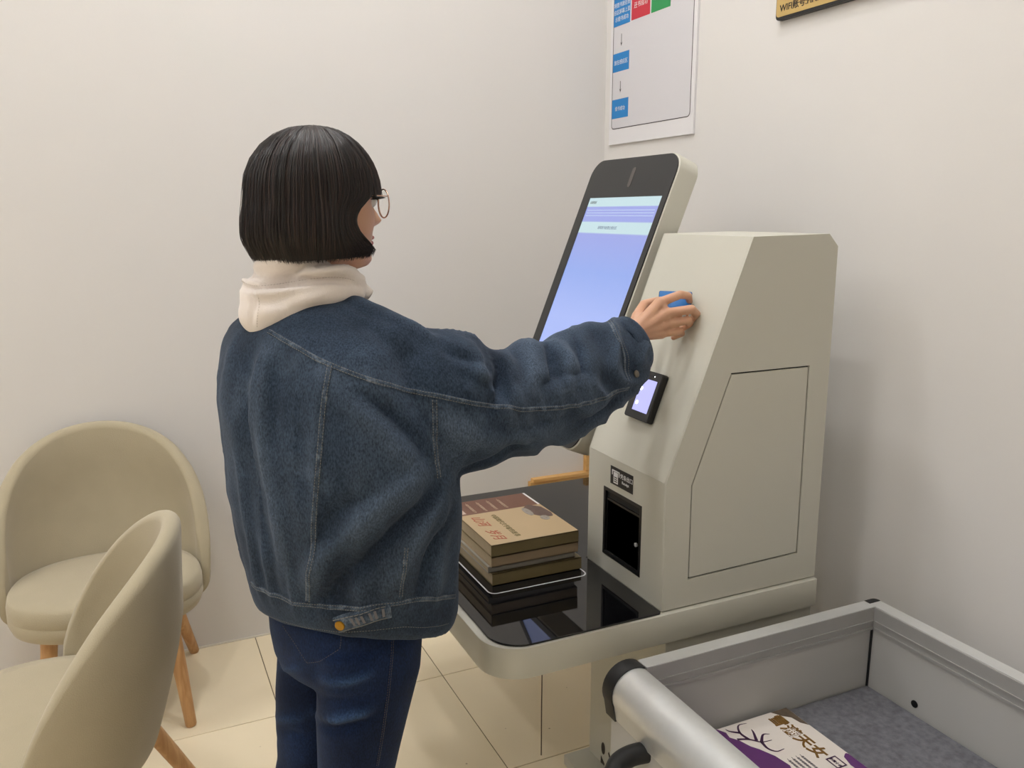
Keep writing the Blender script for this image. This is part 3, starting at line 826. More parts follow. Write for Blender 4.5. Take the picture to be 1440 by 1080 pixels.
# ------------------------------------------------------------------ the woman at the kiosk
OX, OY = .327, 1.452
AZ = math.radians(65)
WF = np.array([math.sin(AZ), math.cos(AZ), 0]); WR = np.array([math.cos(AZ), -math.sin(AZ), 0]); WZ = np.array([0, 0, 1.0])
WO = np.array([OX, OY, 0])
def W(u, w, z): return tuple(WO + WR * u + WF * w + WZ * z)
person = thing('person', 'woman in denim jacket, white hoodie and jeans tapping a card on the kiosk', 'person', (OX, OY, 0))

def oval(cu, cw, a, b, z, n=48, e=.92, tu=0.0, tw=0.0):
    out = []
    for k in range(n):
        q = 2 * math.pi * k / n; c, s = math.cos(q), math.sin(q)
        du = a * math.copysign(abs(c) ** e, c); dw = b * math.copysign(abs(s) ** e, s)
        out.append(W(cu + du, cw + dw, z + tu * du + tw * dw))
    return out

# right hand: joints in world space, card side turned to the kiosk
RH = dict(
    wrist=(.985, 1.507, 1.196), fore=(.90, 1.475, 1.166),
    index=[(1.054, 1.507, 1.262), (1.104, 1.504, 1.277), (1.136, 1.517, 1.272), (1.150, 1.531, 1.258)],
    middle=[(1.064, 1.497, 1.239), (1.118, 1.480, 1.247), (1.150, 1.502, 1.232), (1.140, 1.522, 1.206)],
    ring=[(1.065, 1.499, 1.215), (1.113, 1.485, 1.222), (1.136, 1.508, 1.211), (1.124, 1.528, 1.194)],
    little=[(1.058, 1.504, 1.194), (1.100, 1.494, 1.197), (1.119, 1.513, 1.189), (1.110, 1.531, 1.178)],
    thumb=[(1.012, 1.530, 1.232), (1.048, 1.560, 1.252), (1.088, 1.566, 1.258), (1.117, 1.560, 1.258)])
def hand_parts(H, k=1.0):
    P = []
    w = np.array(H['wrist'])
    rad = dict(index=(.0108, .0098, .0088, .0074), middle=(.0110, .0100, .0090, .0076), ring=(.0106, .0096, .0086, .0072), little=(.0098, .0086, .0077, .0064), thumb=(.0125, .0110, .0100, .0080))
    for f, J_ in H.items():
        if f in ('wrist', 'fore'): continue
        r = [x * k for x in rad[f]]
        for i in range(3):
            P.append(capsule(J_[i], J_[i + 1], r[i], r[i + 1], 12))
        m = np.array(J_[0])
        P.append(capsule(w + (m - w) * .06, m, (.0165 if f != 'thumb' else .015) * k, (.0128 if f != 'thumb' else .0130) * k, 12))
    J0 = {f: np.array(H[f][0]) for f in ('index', 'middle', 'ring', 'little')}
    for a, b in (('index', 'middle'), ('middle', 'ring'), ('ring', 'little')):
        P.append(capsule(J0[a], J0[b], .0105 * k, .0105 * k, 10))
        m1, m2 = w + (J0[a] - w) * .5, w + (J0[b] - w) * .5
        P.append(capsule(m1, m2, .0145 * k, .0145 * k, 10))
    if 'fore' in H:
        P.append(capsule(H['fore'], tuple(w), .030 * k, .0235 * k, 16))
    return P
# left hand resting low in front of the body, relaxed
def LW(u, w, z): return W(u, w, z)
lw = (-.115, .20, .985)
LH = dict(wrist=LW(*lw),
    index=[LW(-.088, .285, 1.00), LW(-.078, .328, .99), LW(-.070, .345, .967), LW(-.070, .343, .948)],
    middle=[LW(-.087, .285, .978), LW(-.074, .330, .965), LW(-.066, .345, .940), LW(-.068, .340, .920)],
    ring=[LW(-.091, .278, .957), LW(-.078, .318, .943), LW(-.070, .332, .920), LW(-.072, .328, .902)],
    little=[LW(-.098, .268, .938), LW(-.086, .298, .925), LW(-.080, .310, .906), LW(-.082, .306, .892)],
    thumb=[LW(-.098, .235, 1.010), LW(-.070, .275, 1.020), LW(-.052, .305, 1.010), LW(-.045, .325, .998)])

# head, built slice by slice in the head frame (r right, f forward, z up)
HC = np.array(W(-.011, -.008, 1.470))
HA = math.radians(75)
HF = np.array([math.sin(HA), math.cos(HA), 0]); HR = np.array([math.cos(HA), -math.sin(HA), 0])
def HD(r, f, z): return tuple(HC + HR * r + HF * f + WZ * z)
def interp(z, tab):
    zs = [t[0] for t in tab]
    return [float(np.interp(z, zs, [t[i] for t in tab])) for i in range(1, len(tab[0]))]
head_tab = [  # z, front, back, half-width
    (-.118, .040, -.030, .030), (-.112, .078, -.045, .036), (-.100, .086, -.060, .046), (-.085, .086, -.070, .054), (-.060, .088, -.080, .063),
    (-.030, .091, -.088, .070), (0, .092, -.094, .074), (.03, .094, -.096, .075), (.06, .088, -.092, .070), (.085, .070, -.078, .058), (.102, .045, -.055, .040), (.112, .012, -.02, .014)]
def gauss(x, s): return math.exp(-(x / s) ** 2)
def head_mesh():
    rings = []
    zs = list(np.linspace(-.118, .112, 58))
    for z in zs:
        fr, bk, hw = interp(z, head_tab)
        ring = []
        for k in range(64):
            q = 2 * math.pi * k / 64
            c, s = math.cos(q), math.sin(q)
            r = hw * math.copysign(abs(s) ** .9, s)
            f = (fr if c > 0 else -bk) * math.copysign(abs(c) ** .8, c)
            if c > 0:
                f += .026 * gauss(r, .011 + max(0, -(z + .015)) * .12) * gauss(z + .034, .017 if z > -.034 else .010)   # nose tip
                f += .012 * gauss(r, .008) * gauss(z + .012, .020)                      # bridge
                f += .011 * gauss(r, .020) * gauss(z + .059, .006) + .010 * gauss(r, .018) * gauss(z + .072, .006)  # lips
                f += .010 * gauss(r, .022) * gauss(z + .100, .014)                      # chin
                f += .004 * gauss(z - .022, .012)                                       # brow
                for sd_ in (-1, 1):
                    f -= .009 * gauss(r - sd_ * .032, .016) * gauss(z - .002, .011)     # eye sockets
                    f += .004 * gauss(r - sd_ * .042, .02) * gauss(z + .035, .02)       # cheeks
            ring.append(HD(r, f, z))
        rings.append(ring)
    return loft(rings)
def ear(sd_):
    m = Matrix.Identity(3)
    return tube([HD(sd_ * .073, -.005, .012), HD(sd_ * .082, -.012, .020), HD(sd_ * .085, -.018, .008), HD(sd_ * .080, -.012, -.020), HD(sd_ * .073, -.003, -.028)], [.006, .008, .010, .009, .005], 10)

body_parts = hand_parts(RH) + hand_parts(LH) + [head_mesh(), ear(1), ear(-1)]
body_parts += [tube([W(-.008, -.035, 1.30), W(-.008, -.022, 1.36), W(-.010, -.012, 1.42)], [.055, .052, .050], 20)]
tors = [(1.31, .06, .055), (1.27, .085, .06), (1.22, .135, .08), (1.10, .135, .09), (.98, .125, .09), (.86, .13, .09), (.76, .125, .09), (.70, .11, .08)]
body_parts.append(loft([oval(0, -.015, a, b, z, 32) for z, a, b in tors]))
def limb(pts, r): return tube(catmull(pts, 5), np.interp(np.linspace(0, 1, 5 * (len(pts) - 1) + 1), np.linspace(0, 1, len(r)), r), 16)
body_parts.append(limb([W(.13, -.01, 1.20), W(.17, .10, 1.14), W(.205, .26, 1.10), RH['fore'], RH['wrist']], [.042, .042, .038, .034, .024]))
body_parts.append(limb([W(-.13, -.01, 1.20), W(-.185, .02, 1.12), W(-.205, .06, .985), W(-.16, .14, .98), LH['wrist']], [.042, .042, .038, .032, .024]))
for s_, fw in ((1, .0), (-1, .02)):
    body_parts.append(limb([W(s_ * .085, -.01 + fw, .74), W(s_ * .085, -.012 + fw, .56), W(s_ * .08 - .02, -.035 + fw, .38), W(s_ * .078 - .04, -.07 + fw, .22), W(s_ * .075 - .055, -.10 + fw, .07)], [.055, .055, .046, .042, .032]))
    body_parts.append(capsule(W(s_ * .075 - .055, -.11 + fw, .045), W(s_ * .09 - .055, .03 + fw, .030), .030, .020))
V, Nn, Fq = union_mesh(body_parts, .0026, 4, .5)
body = mesh_obj('body', (V.tolist(), Fq), SKIN, person, smooth=True)
# fingernails
for J_, nrm in (('middle', (0, 0, 0)), ('index', 0), ('ring', 0)):
    a, b = np.array(RH[J_][2]), np.array(RH[J_][3])
    d = (b - a) / np.linalg.norm(b - a)
    toc = np.array([.35, -.9, .25]); o_ = toc - d * (toc @ d); o_ /= np.linalg.norm(o_)
    s_ = np.cross(d, o_)
    Mx = Matrix((tuple(s_), tuple(d), tuple(o_))).transposed()
    mesh_obj('fingernail', ellipsoid(tuple(b + o_ * .0052 - d * .001), .0045, .0065, .0018, 14, 8, Mx), NAIL, person, smooth=True)
for sd_ in (-1, 1):
    e = mesh_obj('eye', ellipsoid(HD(sd_ * .032, .080, .002), .0115, .0115, .0115, 18, 12), SCLERA, person, smooth=True)
    mesh_obj('iris', ellipsoid(HD(sd_ * .032, .0886, .002), .0048, .0048, .0048, 14, 8), IRIS, e, smooth=True)
mesh_obj('lips', join(tube([HD(-.021, .085, -.0645), HD(-.012, .0935, -.061), HD(0, .0965, -.0625), HD(.012, .0935, -.061), HD(.021, .085, -.0645)], [.001, .0035, .004, .0035, .001], 8),
     tube([HD(-.020, .085, -.0655), HD(-.010, .0925, -.0705), HD(0, .0955, -.0715), HD(.010, .0925, -.0705), HD(.020, .085, -.0655)], [.001, .004, .0045, .004, .001], 8)), LIP, person, smooth=True)
# glasses
gl = mesh_obj('glasses', join(tube([HD(-.009, .1085, .004), HD(0, .1105, .008), HD(.009, .1085, .004)], .0009, 8),
     tube(catmull([HD(.060, .0955, .010), HD(.073, .085, .010), HD(.076, .03, .010), HD(.077, -.01, .005), HD(.076, -.025, -.015)], 4), .0010, 8),
     tube(catmull([HD(-.060, .0955, .010), HD(-.073, .085, .010), HD(-.076, .03, .010), HD(-.077, -.01, .005), HD(-.076, -.025, -.015)], 4), .0010, 8)), GLASSFRAME, person, smooth=True)
for sd_ in (-1, 1):
    ang = sd_ * .16
    rim, lens = [], []
    for k in range(33):
        q = 2 * math.pi * k / 32
        r_, z_ = .0255 * math.cos(q), .0245 * math.sin(q)
        rim.append(HD(sd_ * .0345 + r_ * math.cos(ang), .105 - abs(0) - sd_ * r_ * math.sin(abs(ang)), -.002 + z_))
    r_o = mesh_obj('rim', tube(rim, .0013, 8, cap=False), GLASSFRAME, gl, smooth=True)
    mesh_obj('lens', (rim[:-1], [tuple(range(32))]), LENS, gl)

# hair: a bob with a straight fringe, shell plus strands
def hair_radius(ph):
    c, s = math.cos(ph), math.sin(ph)
    f = .109 if c > 0 else .121
    return 1 / math.sqrt((c / f) ** 2 + (s / .098) ** 2)
FR = math.radians(50)
def hem_z(ph):
    a = abs(ph)
    if a < FR: return .008 - .004 * (a / FR)
    return -.092 + .004 * math.cos(a)
def hair_point(ph, t, lift=0.0):
    """ph azimuth from the face, t 0 crown .. 1 tip"""
    zt, R = .125, hair_radius(ph)
    a = abs(ph)
    ze = hem_z(ph)
    L1 = .62 if a < FR else .42           # share of the strand on the dome
    if t < L1:
        q = (t / L1) * math.pi / 2
        rr = R * .962 * math.sin(q) ** 1.0; z = .010 + (zt - .010) * math.cos(q) ** .98
    else:
        s = (t - L1) / (1 - L1)
        z = .010 + (ze - .010) * s
        rr = R * (.962 + .060 * math.sin(min(1, s * .9) * math.pi) ** 1.4)
        if a >= FR: rr *= 1 - .10 * max(0, s - .62) ** 1.6 / .38 ** 1.6
    rr += lift
    if FR <= a < math.radians(105) and t > L1:
        s = (t - L1) / (1 - L1); k = 1 - (a - FR) / math.radians(55)
        a2 = a + k * (math.radians(30) * math.sin(min(1, s / .9) * math.pi) ** .8 - math.radians(9) * s)
        rr *= 1 - .10 * k * math.sin(min(1, s / .9) * math.pi)
        ph = math.copysign(a2, ph)
    r_, f_ = rr * math.sin(ph), rr * math.cos(ph) - .006
    return HD(r_, f_, z)
rings = []
NH = 120
for j in range(30):
    t_ = max(.004, j / 29)
    rings.append([hair_point(-math.pi + 2 * math.pi * k / NH, t_, -.004) for k in range(NH)])
sv, sf = loft(rings, cap=False)
def col_az(i): return abs(-math.pi + 2 * math.pi * (i % NH) / NH)
sf = [q for q in sf if not (max(q) // NH > 9 and len({col_az(i) < FR for i in q}) == 2)]     # parting between fringe and side locks
hair = mesh_obj('hair', (sv, sf), HAIR, person, smooth=True)
HV, HFc = [], []
for n_ in range(6500):
    ph = random.uniform(-math.pi, math.pi)
    if random.random() < .12: ph = random.uniform(-FR, FR)
    if FR - .02 < abs(ph) < FR + .015: continue
    lift = random.gauss(.0008, .0024); wv = random.uniform(.0009, .0024)
    t_end = 1 + random.gauss(0, .016); p1 = random.uniform(-.05, .05); p2 = random.uniform(0, 6.28)
    K = 15
    base = len(HV)
    t0 = random.uniform(.02, .25) if random.random() < .6 else .01
    for k in range(K + 1):
        t_ = t0 + (t_end - t0) * k / K
        a = ph + p1 * .5 * (t_ - .4) + .012 * math.sin(p2 + t_ * 5)
        if abs(ph) >= FR: a = math.copysign(max(abs(a), FR + .01), ph)
        else: a = max(-FR + .01, min(FR - .01, a))
        p = np.array(hair_point(a, min(t_, 1.03), lift + .0008 * math.sin(p2 * 3 + t_ * 9)))
        da = wv / hair_radius(a) / 2
        p_a = np.array(hair_point(a + .05, min(t_, 1.03), lift)); tdir = p_a - p; tdir /= (np.linalg.norm(tdir) + 1e-9)
        wk = wv * (1 if k < K - 2 else .5 if k < K else .15) * .5
        on_ = p - np.array(HD(0, -.006, p[2] - HC[2])); on_ = on_ / (np.linalg.norm(on_) + 1e-9)
        HV.append(tuple(p - tdir * wk)); HV.append(tuple(p + on_ * wk * .9)); HV.append(tuple(p + tdir * wk))
    HFc += [(base + 3 * k + e, base + 3 * k + e + 1, base + 3 * k + e + 4, base + 3 * k + e + 3) for k in range(K) for e in (0, 1)]
for n_ in range(70):                      # stray hairs standing off the crown
    ph = random.uniform(-math.pi, math.pi); ta = random.uniform(.08, .3); base = len(HV); ln_ = random.uniform(.15, .4); dv = random.uniform(-.3, .3)
    for k in range(9):
        p = np.array(hair_point(ph + dv * k / 8 * .5, ta + ln_ * k / 8, .001 + .007 * math.sin(k / 8 * math.pi) * random.uniform(.8, 1)))
        tdir = WZ * .00022
        HV.append(tuple(p - tdir)); HV.append(tuple(p + HR * .0002)); HV.append(tuple(p + tdir))
    HFc += [(base + 3 * k + e, base + 3 * k + e + 1, base + 3 * k + e + 4, base + 3 * k + e + 3) for k in range(8) for e in (0, 1)]
me_h = mesh_obj('hair_strands', (HV, HFc), STRAND, hair, smooth=True); me_h['kind'] = 'stuff'

# card held against the reader
card = thing('library_card', 'blue reader card held between finger and thumb against the kiosk', 'card', (1.117, 1.545, 1.25))
cn = np.array([-.60, -.70, .38]); cn /= np.linalg.norm(cn)
cx_ = np.array([.72, -.66, 0]); cx_ -= cn * (cx_ @ cn); cx_ /= np.linalg.norm(cx_)
cy_ = np.cross(cn, cx_)
if cy_[2] < 0: cy_ = -cy_
cc = np.array([1.124, 1.550, 1.256])
cpt = lambda a, b, t: tuple(cc + cx_ * a + cy_ * b + cn * t)
cd = mesh_obj('card_sheet', prism(round_poly(rect(-.036, .036, -.024, .024), .003, 3), cpt, -.0012, .0012), pmat('card_blue', srgb(44, 120, 196), .3), card)
mesh_obj('card_edge', prism(round_poly(rect(-.037, .037, -.025, .025), .003, 3), cpt, -.0030, -.0013), pmat('card_dark', srgb(26, 30, 44), .4), card)

# folds, seams and trimmings of the clothes: points on the cloth (world space), width, height
STROKES = {
 'jeans': [
  ([(0.2530, 1.3428, 0.6534), (0.2934, 1.3014, 0.6616), (0.3363, 1.2967, 0.6710)], 0.008, 0.007),
  ([(0.2575, 1.4536, 0.5249), (0.2750, 1.3156, 0.5848), (0.3277, 1.2976, 0.5975)], 0.01, 0.01),
  ([(0.2498, 1.3779, 0.5573), (0.2744, 1.3159, 0.5681), (0.3339, 1.2988, 0.5840)], 0.009, -0.009),
  ([(0.2056, 1.5142, 0.5974), (0.2112, 1.4200, 0.6402), (0.2287, 1.3723, 0.6668)], 0.007, 0.004),
  ([(0.1993, 1.5302, 0.4834), (0.2148, 1.4812, 0.5022), (0.2445, 1.4581, 0.5138)], 0.008, 0.004),
  ([(0.1993, 1.5410, 0.4277), (0.2140, 1.4851, 0.4727), (0.2435, 1.4633, 0.4716)], 0.008, -0.004),
  ([(0.2507, 1.3706, 0.6108), (0.2815, 1.3102, 0.6232), (0.3415, 1.2973, 0.6325)], 0.009, -0.004),
 ],
 'jacket': [
  ([(0.5850, 1.3202, 1.2065), (0.5893, 1.2936, 1.1790), (0.5703, 1.2696, 1.1476), (0.5438, 1.2575, 1.1340)], 0.015, -0.022),
  ([(0.7169, 1.3882, 1.2059), (0.7036, 1.3419, 1.1789), (0.6858, 1.3182, 1.1473)], 0.011, -0.015),
  ([(0.7881, 1.4232, 1.2160), (0.7788, 1.3716, 1.1849), (0.7697, 1.3461, 1.1486)], 0.009, -0.009),
  ([(0.4669, 1.3409, 1.2573), (0.4790, 1.2846, 1.2315), (0.5134, 1.2759, 1.2124), (0.5708, 1.2883, 1.1876)], 0.013, -0.01),
  ([(0.4054, 1.3183, 1.2907), (0.4427, 1.3224, 1.2526), (0.4919, 1.2853, 1.2305)], 0.015, 0.008),
  ([(0.6750, 1.4037, 1.2064), (0.6477, 1.3288, 1.1748), (0.6232, 1.2896, 1.1324)], 0.016, 0.011),
  ([(0.5405, 1.3099, 1.2311), (0.5368, 1.2766, 1.1984), (0.5147, 1.2554, 1.1615)], 0.016, 0.01),
  ([(0.7641, 1.4166, 1.2100), (0.7426, 1.3532, 1.1768), (0.7261, 1.3273, 1.1354)], 0.011, 0.008),
  ([(0.4828, 1.2630, 1.1988), (0.5332, 1.2626, 1.1707), (0.5989, 1.2908, 1.1661)], 0.014, -0.009),
  ([(0.6407, 1.3056, 1.1470), (0.7194, 1.3320, 1.1553), (0.7935, 1.3553, 1.1520)], 0.013, -0.008),
  ([(0.4907, 1.2910, 1.0036), (0.5748, 1.2987, 1.0255), (0.6404, 1.3041, 1.0517)], 0.013, -0.012),
  ([(0.4593, 1.2541, 1.1069), (0.5617, 1.2688, 1.0696), (0.6803, 1.3119, 1.0721)], 0.02, 0.008),
  ([(0.5438, 1.2580, 1.0968), (0.6258, 1.2889, 1.0807), (0.7334, 1.3283, 1.0871)], 0.012, -0.007),
  ([(0.7669, 1.3466, 1.0631), (0.8414, 1.3790, 1.0724), (0.9265, 1.4223, 1.0954)], 0.012, -0.012),
  ([(0.4384, 1.2467, 1.0017), (0.3675, 1.2267, 0.9581), (0.3007, 1.2482, 0.8886), (0.2402, 1.3062, 0.8030)], 0.015, -0.02),
  ([(0.4227, 1.2418, 1.0395), (0.3455, 1.2273, 1.0033), (0.2707, 1.2610, 0.9257), (0.2217, 1.3239, 0.8348)], 0.018, 0.011),
  ([(0.4704, 1.2670, 0.9528), (0.4268, 1.2447, 0.8918), (0.3999, 1.2437, 0.8273)], 0.012, -0.014),
  ([(0.4505, 1.2532, 0.9855), (0.4054, 1.2338, 0.9371), (0.3500, 1.2383, 0.8523)], 0.013, 0.011),
  ([(0.2855, 1.2743, 1.2011), (0.3324, 1.2454, 1.1456), (0.3964, 1.2342, 1.0594)], 0.022, 0.009),
  ([(0.1875, 1.3743, 1.2032), (0.1851, 1.3498, 1.0905), (0.1984, 1.3337, 0.9727), (0.2034, 1.3504, 0.8399)], 0.016, 0.008),
  ([(0.1652, 1.3961, 1.1537), (0.1707, 1.3812, 1.0355), (0.1792, 1.3793, 0.9098)], 0.014, -0.01),
  ([(0.2334, 1.3150, 1.2096), (0.2255, 1.2961, 1.1224), (0.2297, 1.2910, 1.0060)], 0.018, -0.007),
  ([(0.3041, 1.2613, 1.1849), (0.3656, 1.2423, 1.1314), (0.4309, 1.2470, 1.0515)], 0.014, -0.013),
  ([(0.2936, 1.4447, 1.3193), (0.3426, 1.3487, 1.3081), (0.4011, 1.3054, 1.2806)], 0.014, -0.006),
  ([(0.3238, 1.2313, 1.0111), (0.2720, 1.2553, 0.9875), (0.2466, 1.2795, 0.9351)], 0.014, -0.007),
 ],
 'jacket_seams': [
  ([(0.2068, 1.3829, 1.2635), (0.2416, 1.3201, 1.2423), (0.2724, 1.2853, 1.2239), (0.3363, 1.2533, 1.1961), (0.4207, 1.2633, 1.1661), (0.4447, 1.2555, 1.1607), (0.5025, 1.2508, 1.1443), (0.5593, 1.2628, 1.1289), (0.6286, 1.2804, 1.1133), (0.7272, 1.3174, 1.1023), (0.8251, 1.3531, 1.1008), (0.9177, 1.4116, 1.1012)], 0.008, 0.0014),
  ([(0.2805, 1.2782, 1.2189), (0.2655, 1.2675, 1.1589), (0.2545, 1.2636, 1.0811), (0.2455, 1.2710, 0.9982), (0.2356, 1.2781, 0.9010), (0.2343, 1.3150, 0.8157)], 0.009, 0.0014),
  ([(0.4432, 1.2552, 1.1538), (0.4428, 1.2532, 1.1089), (0.4431, 1.2531, 1.0605), (0.4470, 1.2522, 1.0210)], 0.009, 0.0014),
  ([(0.3795, 1.2227, 0.9211), (0.3728, 1.2246, 0.8723), (0.3696, 1.2334, 0.8291)], 0.007, 0.0012),
  ([(0.1630, 1.4602, 0.8015), (0.1840, 1.3872, 0.8071), (0.2315, 1.3201, 0.8088), (0.2996, 1.2544, 0.8166), (0.3663, 1.2354, 0.8213), (0.4205, 1.2497, 0.8115), (0.4944, 1.3092, 0.7755)], 0.008, 0.0014),
  ([(0.1802, 1.4480, 0.7455), (0.2042, 1.3808, 0.7552), (0.2420, 1.3249, 0.7602), (0.3010, 1.2669, 0.7698), (0.3682, 1.2458, 0.7727), (0.4211, 1.2549, 0.7565), (0.4755, 1.2897, 0.7361)], 0, 0),
  ([(0.9028, 1.4706, 1.2325), (0.8889, 1.4140, 1.2068), (0.9063, 1.4128, 1.1623), (0.9058, 1.3990, 1.1135)], 0.008, 0.0014),
  ([(0.9086, 1.4635, 1.2345), (0.9056, 1.4245, 1.2043), (0.9193, 1.4172, 1.1606), (0.9206, 1.4065, 1.1182)], 0, 0),
 ],
 'jeans_seams': [
  ([(0.3783, 1.3117, 0.7280), (0.3711, 1.3055, 0.6783), (0.3616, 1.3021, 0.6135), (0.3514, 1.3057, 0.5441), (0.3399, 1.3099, 0.4762)], 0.006, 0.001),
  ([(0.2058, 1.4111, 0.7324), (0.2201, 1.3808, 0.7098), (0.2355, 1.3596, 0.6801)], 0, 0),
  ([(0.2355, 1.3596, 0.6801), (0.2531, 1.3349, 0.6915), (0.2843, 1.3156, 0.7181)], 0, 0),
  ([(0.2843, 1.3156, 0.7181), (0.2871, 1.3142, 0.7341), (0.2868, 1.3162, 0.7465)], 0, 0),
 ],
 'tab': [
  ([(0.2742, 1.2826, 0.7798), (0.2998, 1.2587, 0.7944), (0.3324, 1.2449, 0.8064), (0.3551, 1.2397, 0.8090)], 0, 0),
 ],
 'cuff_button': [
  ([(0.9397, 1.4233, 1.1300), (0.9417, 1.4235, 1.1268), (0.9434, 1.4233, 1.1237)], 0, 0),
 ],
 'hood': [
  ([(0.1806, 1.4745, 1.3324), (0.1874, 1.4212, 1.3337), (0.2369, 1.3886, 1.3414), (0.2926, 1.3786, 1.3472), (0.3449, 1.3902, 1.3412)], 0.007, -0.016),
  ([(0.1995, 1.4750, 1.3668), (0.1975, 1.4736, 1.3512), (0.2078, 1.4047, 1.3400)], 0.007, -0.015),
  ([(0.2626, 1.4052, 1.3824), (0.2598, 1.3829, 1.3651), (0.2338, 1.3952, 1.3468), (0.2084, 1.4074, 1.3421)], 0.007, -0.015),
  ([(0.2013, 1.4414, 1.3681), (0.2347, 1.3992, 1.3718), (0.2602, 1.3937, 1.3784)], 0.008, 0.011),
  ([(0.2677, 1.3802, 1.3513), (0.3171, 1.3811, 1.3579), (0.3605, 1.4116, 1.3558)], 0.007, 0.011),
  ([(0.2827, 1.3818, 1.3692), (0.3278, 1.3999, 1.3692), (0.3493, 1.4051, 1.3613)], 0.006, -0.01),
  ([(0.1774, 1.4623, 1.3053), (0.2118, 1.3890, 1.2950), (0.2775, 1.3686, 1.3172), (0.3418, 1.3889, 1.3319)], 0.012, 0.008),
  ([(0.1864, 1.4172, 1.3259), (0.1908, 1.4104, 1.3031), (0.1847, 1.4132, 1.2704)], 0.006, -0.009),
  ([(0.1778, 1.4739, 1.3243), (0.2035, 1.3969, 1.3235), (0.2563, 1.3736, 1.3303), (0.3155, 1.3789, 1.3336)], 0.005, 0.008),
  ([(0.1853, 1.4745, 1.3390), (0.1854, 1.4743, 1.3391), (0.1823, 1.4412, 1.3359)], 0.005, 0.008),
 ],
 'hood_seams': [
  ([(0.1811, 1.4725, 1.3399), (0.1966, 1.4226, 1.3344), (0.2404, 1.4096, 1.3386), (0.2829, 1.3881, 1.3457), (0.3304, 1.3891, 1.3465), (0.3556, 1.3945, 1.3393)], 0, 0),
  ([(0.1952, 1.4000, 1.3270), (0.1951, 1.3956, 1.2986), (0.1925, 1.4055, 1.2686)], 0, 0),
 ],
}
def on_surface(key, bvh):
    """the strokes of one garment, laid back onto its surface"""
    return [([tuple(bvh.find_nearest(Vector(p))[0]) for p in pts], w, a) for pts, w, a in STROKES[key]]

# ---- clothes
# jeans
jp = []
hip = [(.80, .0, 0, .135, .115), (.74, .0, -.004, .150, .124), (.69, .0, -.006, .148, .122), (.645, .0, -.008, .142, .114), (.615, 0, -.008, .132, .10)]
jp.append(loft([oval(cu, cw, a, b, z, 40) for z, cu, cw, a, b in hip]))
for s_, fw in ((1, .0), (-1, .02)):
    leg = [(.70, .072, -.006, .080, .112), (.62, .075, -.008, .078, .102), (.54, .078, -.010, .074, .092), (.46, .080, -.008, .070, .080), (.38, .080, -.002, .066, .070), (.28, .079, -.014, .062, .066), (.16, .077, -.026, .058, .062), (.075, .076, -.030, .056, .062)]
    jp.append(loft([oval(s_ * cu - max(0, .62 - z) * .095, cw + fw - max(0, .62 - z) * .16, a * (1 - .1 * max(0, .62 - z)), b * (1 - .25 * max(0, min(.25, .64 - z))), z, 36) for z, cu, cw, a, b in leg]))
V, Nn, Fq = union_mesh(jp, .006, 8, .5)
JB = bvh_of(V, Fq)
V = fold(V, Nn, on_surface('jeans', JB))
jeans = mesh_obj('jeans', (V.tolist(), Fq), JEANS, person, smooth=True)
set_wear(jeans, fold.last, 90)
JB2 = bvh_of(V, Fq)
for s_, fw in ((1, .0), (-1, .02)):
    fw -= .075
    so = mesh_obj('shoe', loft([[W(s_ * .085 - .055 + .042 * math.sin(q) * (1 if k < 3 else .85), .025 + fw + (.125 - .012 * max(0, k - 2)) * math.cos(q) - .006 * k, z) for q in (2 * math.pi * i / 28 for i in range(28))]
        for k, z in enumerate((.0, .012, .03, .05, .068))] + [[W(s_ * .080 - .055 + .036 * math.sin(q), -.035 + fw + .05 * math.cos(q), z) for q in (2 * math.pi * i / 28 for i in range(28))] for z in (.085, .105)]), SHOE, person, smooth=True)

# jacket: torso, sleeves and hem band fused into one garment
EL = .865
tor = [(1.305, -.010, -.030, .075, .070), (1.290, -.018, -.030, .115, .088), (1.256, -.020, -.030, .168, .112), (1.231, -.018, -.026, .190, .126), (1.18, -.012, -.017, .208, .150), (1.128, -.006, -.008, .220, .166), (1.075, 0, 0, .228, .173),
       (1.008, .004, .005, .232, .176), (.94, .007, .009, .233, .178), (.87, .009, .012, .230, .176), (.80, .011, .015, .224, .172), (.765, .012, .017, .221, .170)]
def tk(z): return max(0.0, min(1.0, (1.06 - z) / .28))
parts = [loft([oval(cu - .006 * tk(z), cw - .006 * tk(z), a * (1 - .03 * tk(z)), b * (1 - .03 * tk(z)), z, 56, .92, .12 * tk(z), -.30 * tk(z)) for z, cu, cw, a, b in tor])]
band = [(.78, .012, .017, .221, .170), (.765, .012, .017, .2215, .1705), (.74, .013, .018, .220, .169), (.715, .014, .019, .214, .163), (.700, .014, .019, .205, .156)]
parts.append(loft([oval(cu - .006, cw - .006, a * .97, b * .97, z, 56, .92, .13, -.31) for z, cu, cw, a, b in band]))
slv = [((.40, 1.400, 1.190), (.085, .095)), ((.452, 1.362, 1.150), (.120, .105)), ((.509, 1.350, 1.118), (.126, .100)), ((.583, 1.363, 1.103), (.108, .088)), ((.623, 1.375, 1.096), (.097, .082)), ((.660, 1.387, 1.103), (.100, .082)), ((.696, 1.400, 1.108), (.101, .082)),
       ((.756, 1.418, 1.108), (.099, .080)), ((.800, 1.435, 1.118), (.100, .078)), ((.839, 1.451, 1.127), (.099, .074)), ((.885, 1.468, 1.136), (.093, .068)), ((.924, 1.483, 1.146), (.086, .062)), ((.955, 1.495, 1.158), (.077, .056)), ((.981, 1.505, 1.171), (.069, .050))]
pp = catmull([p for p, r in slv], 4); ra = np.array(catmull([(r[0], r[1], 0) for p, r in slv], 4))
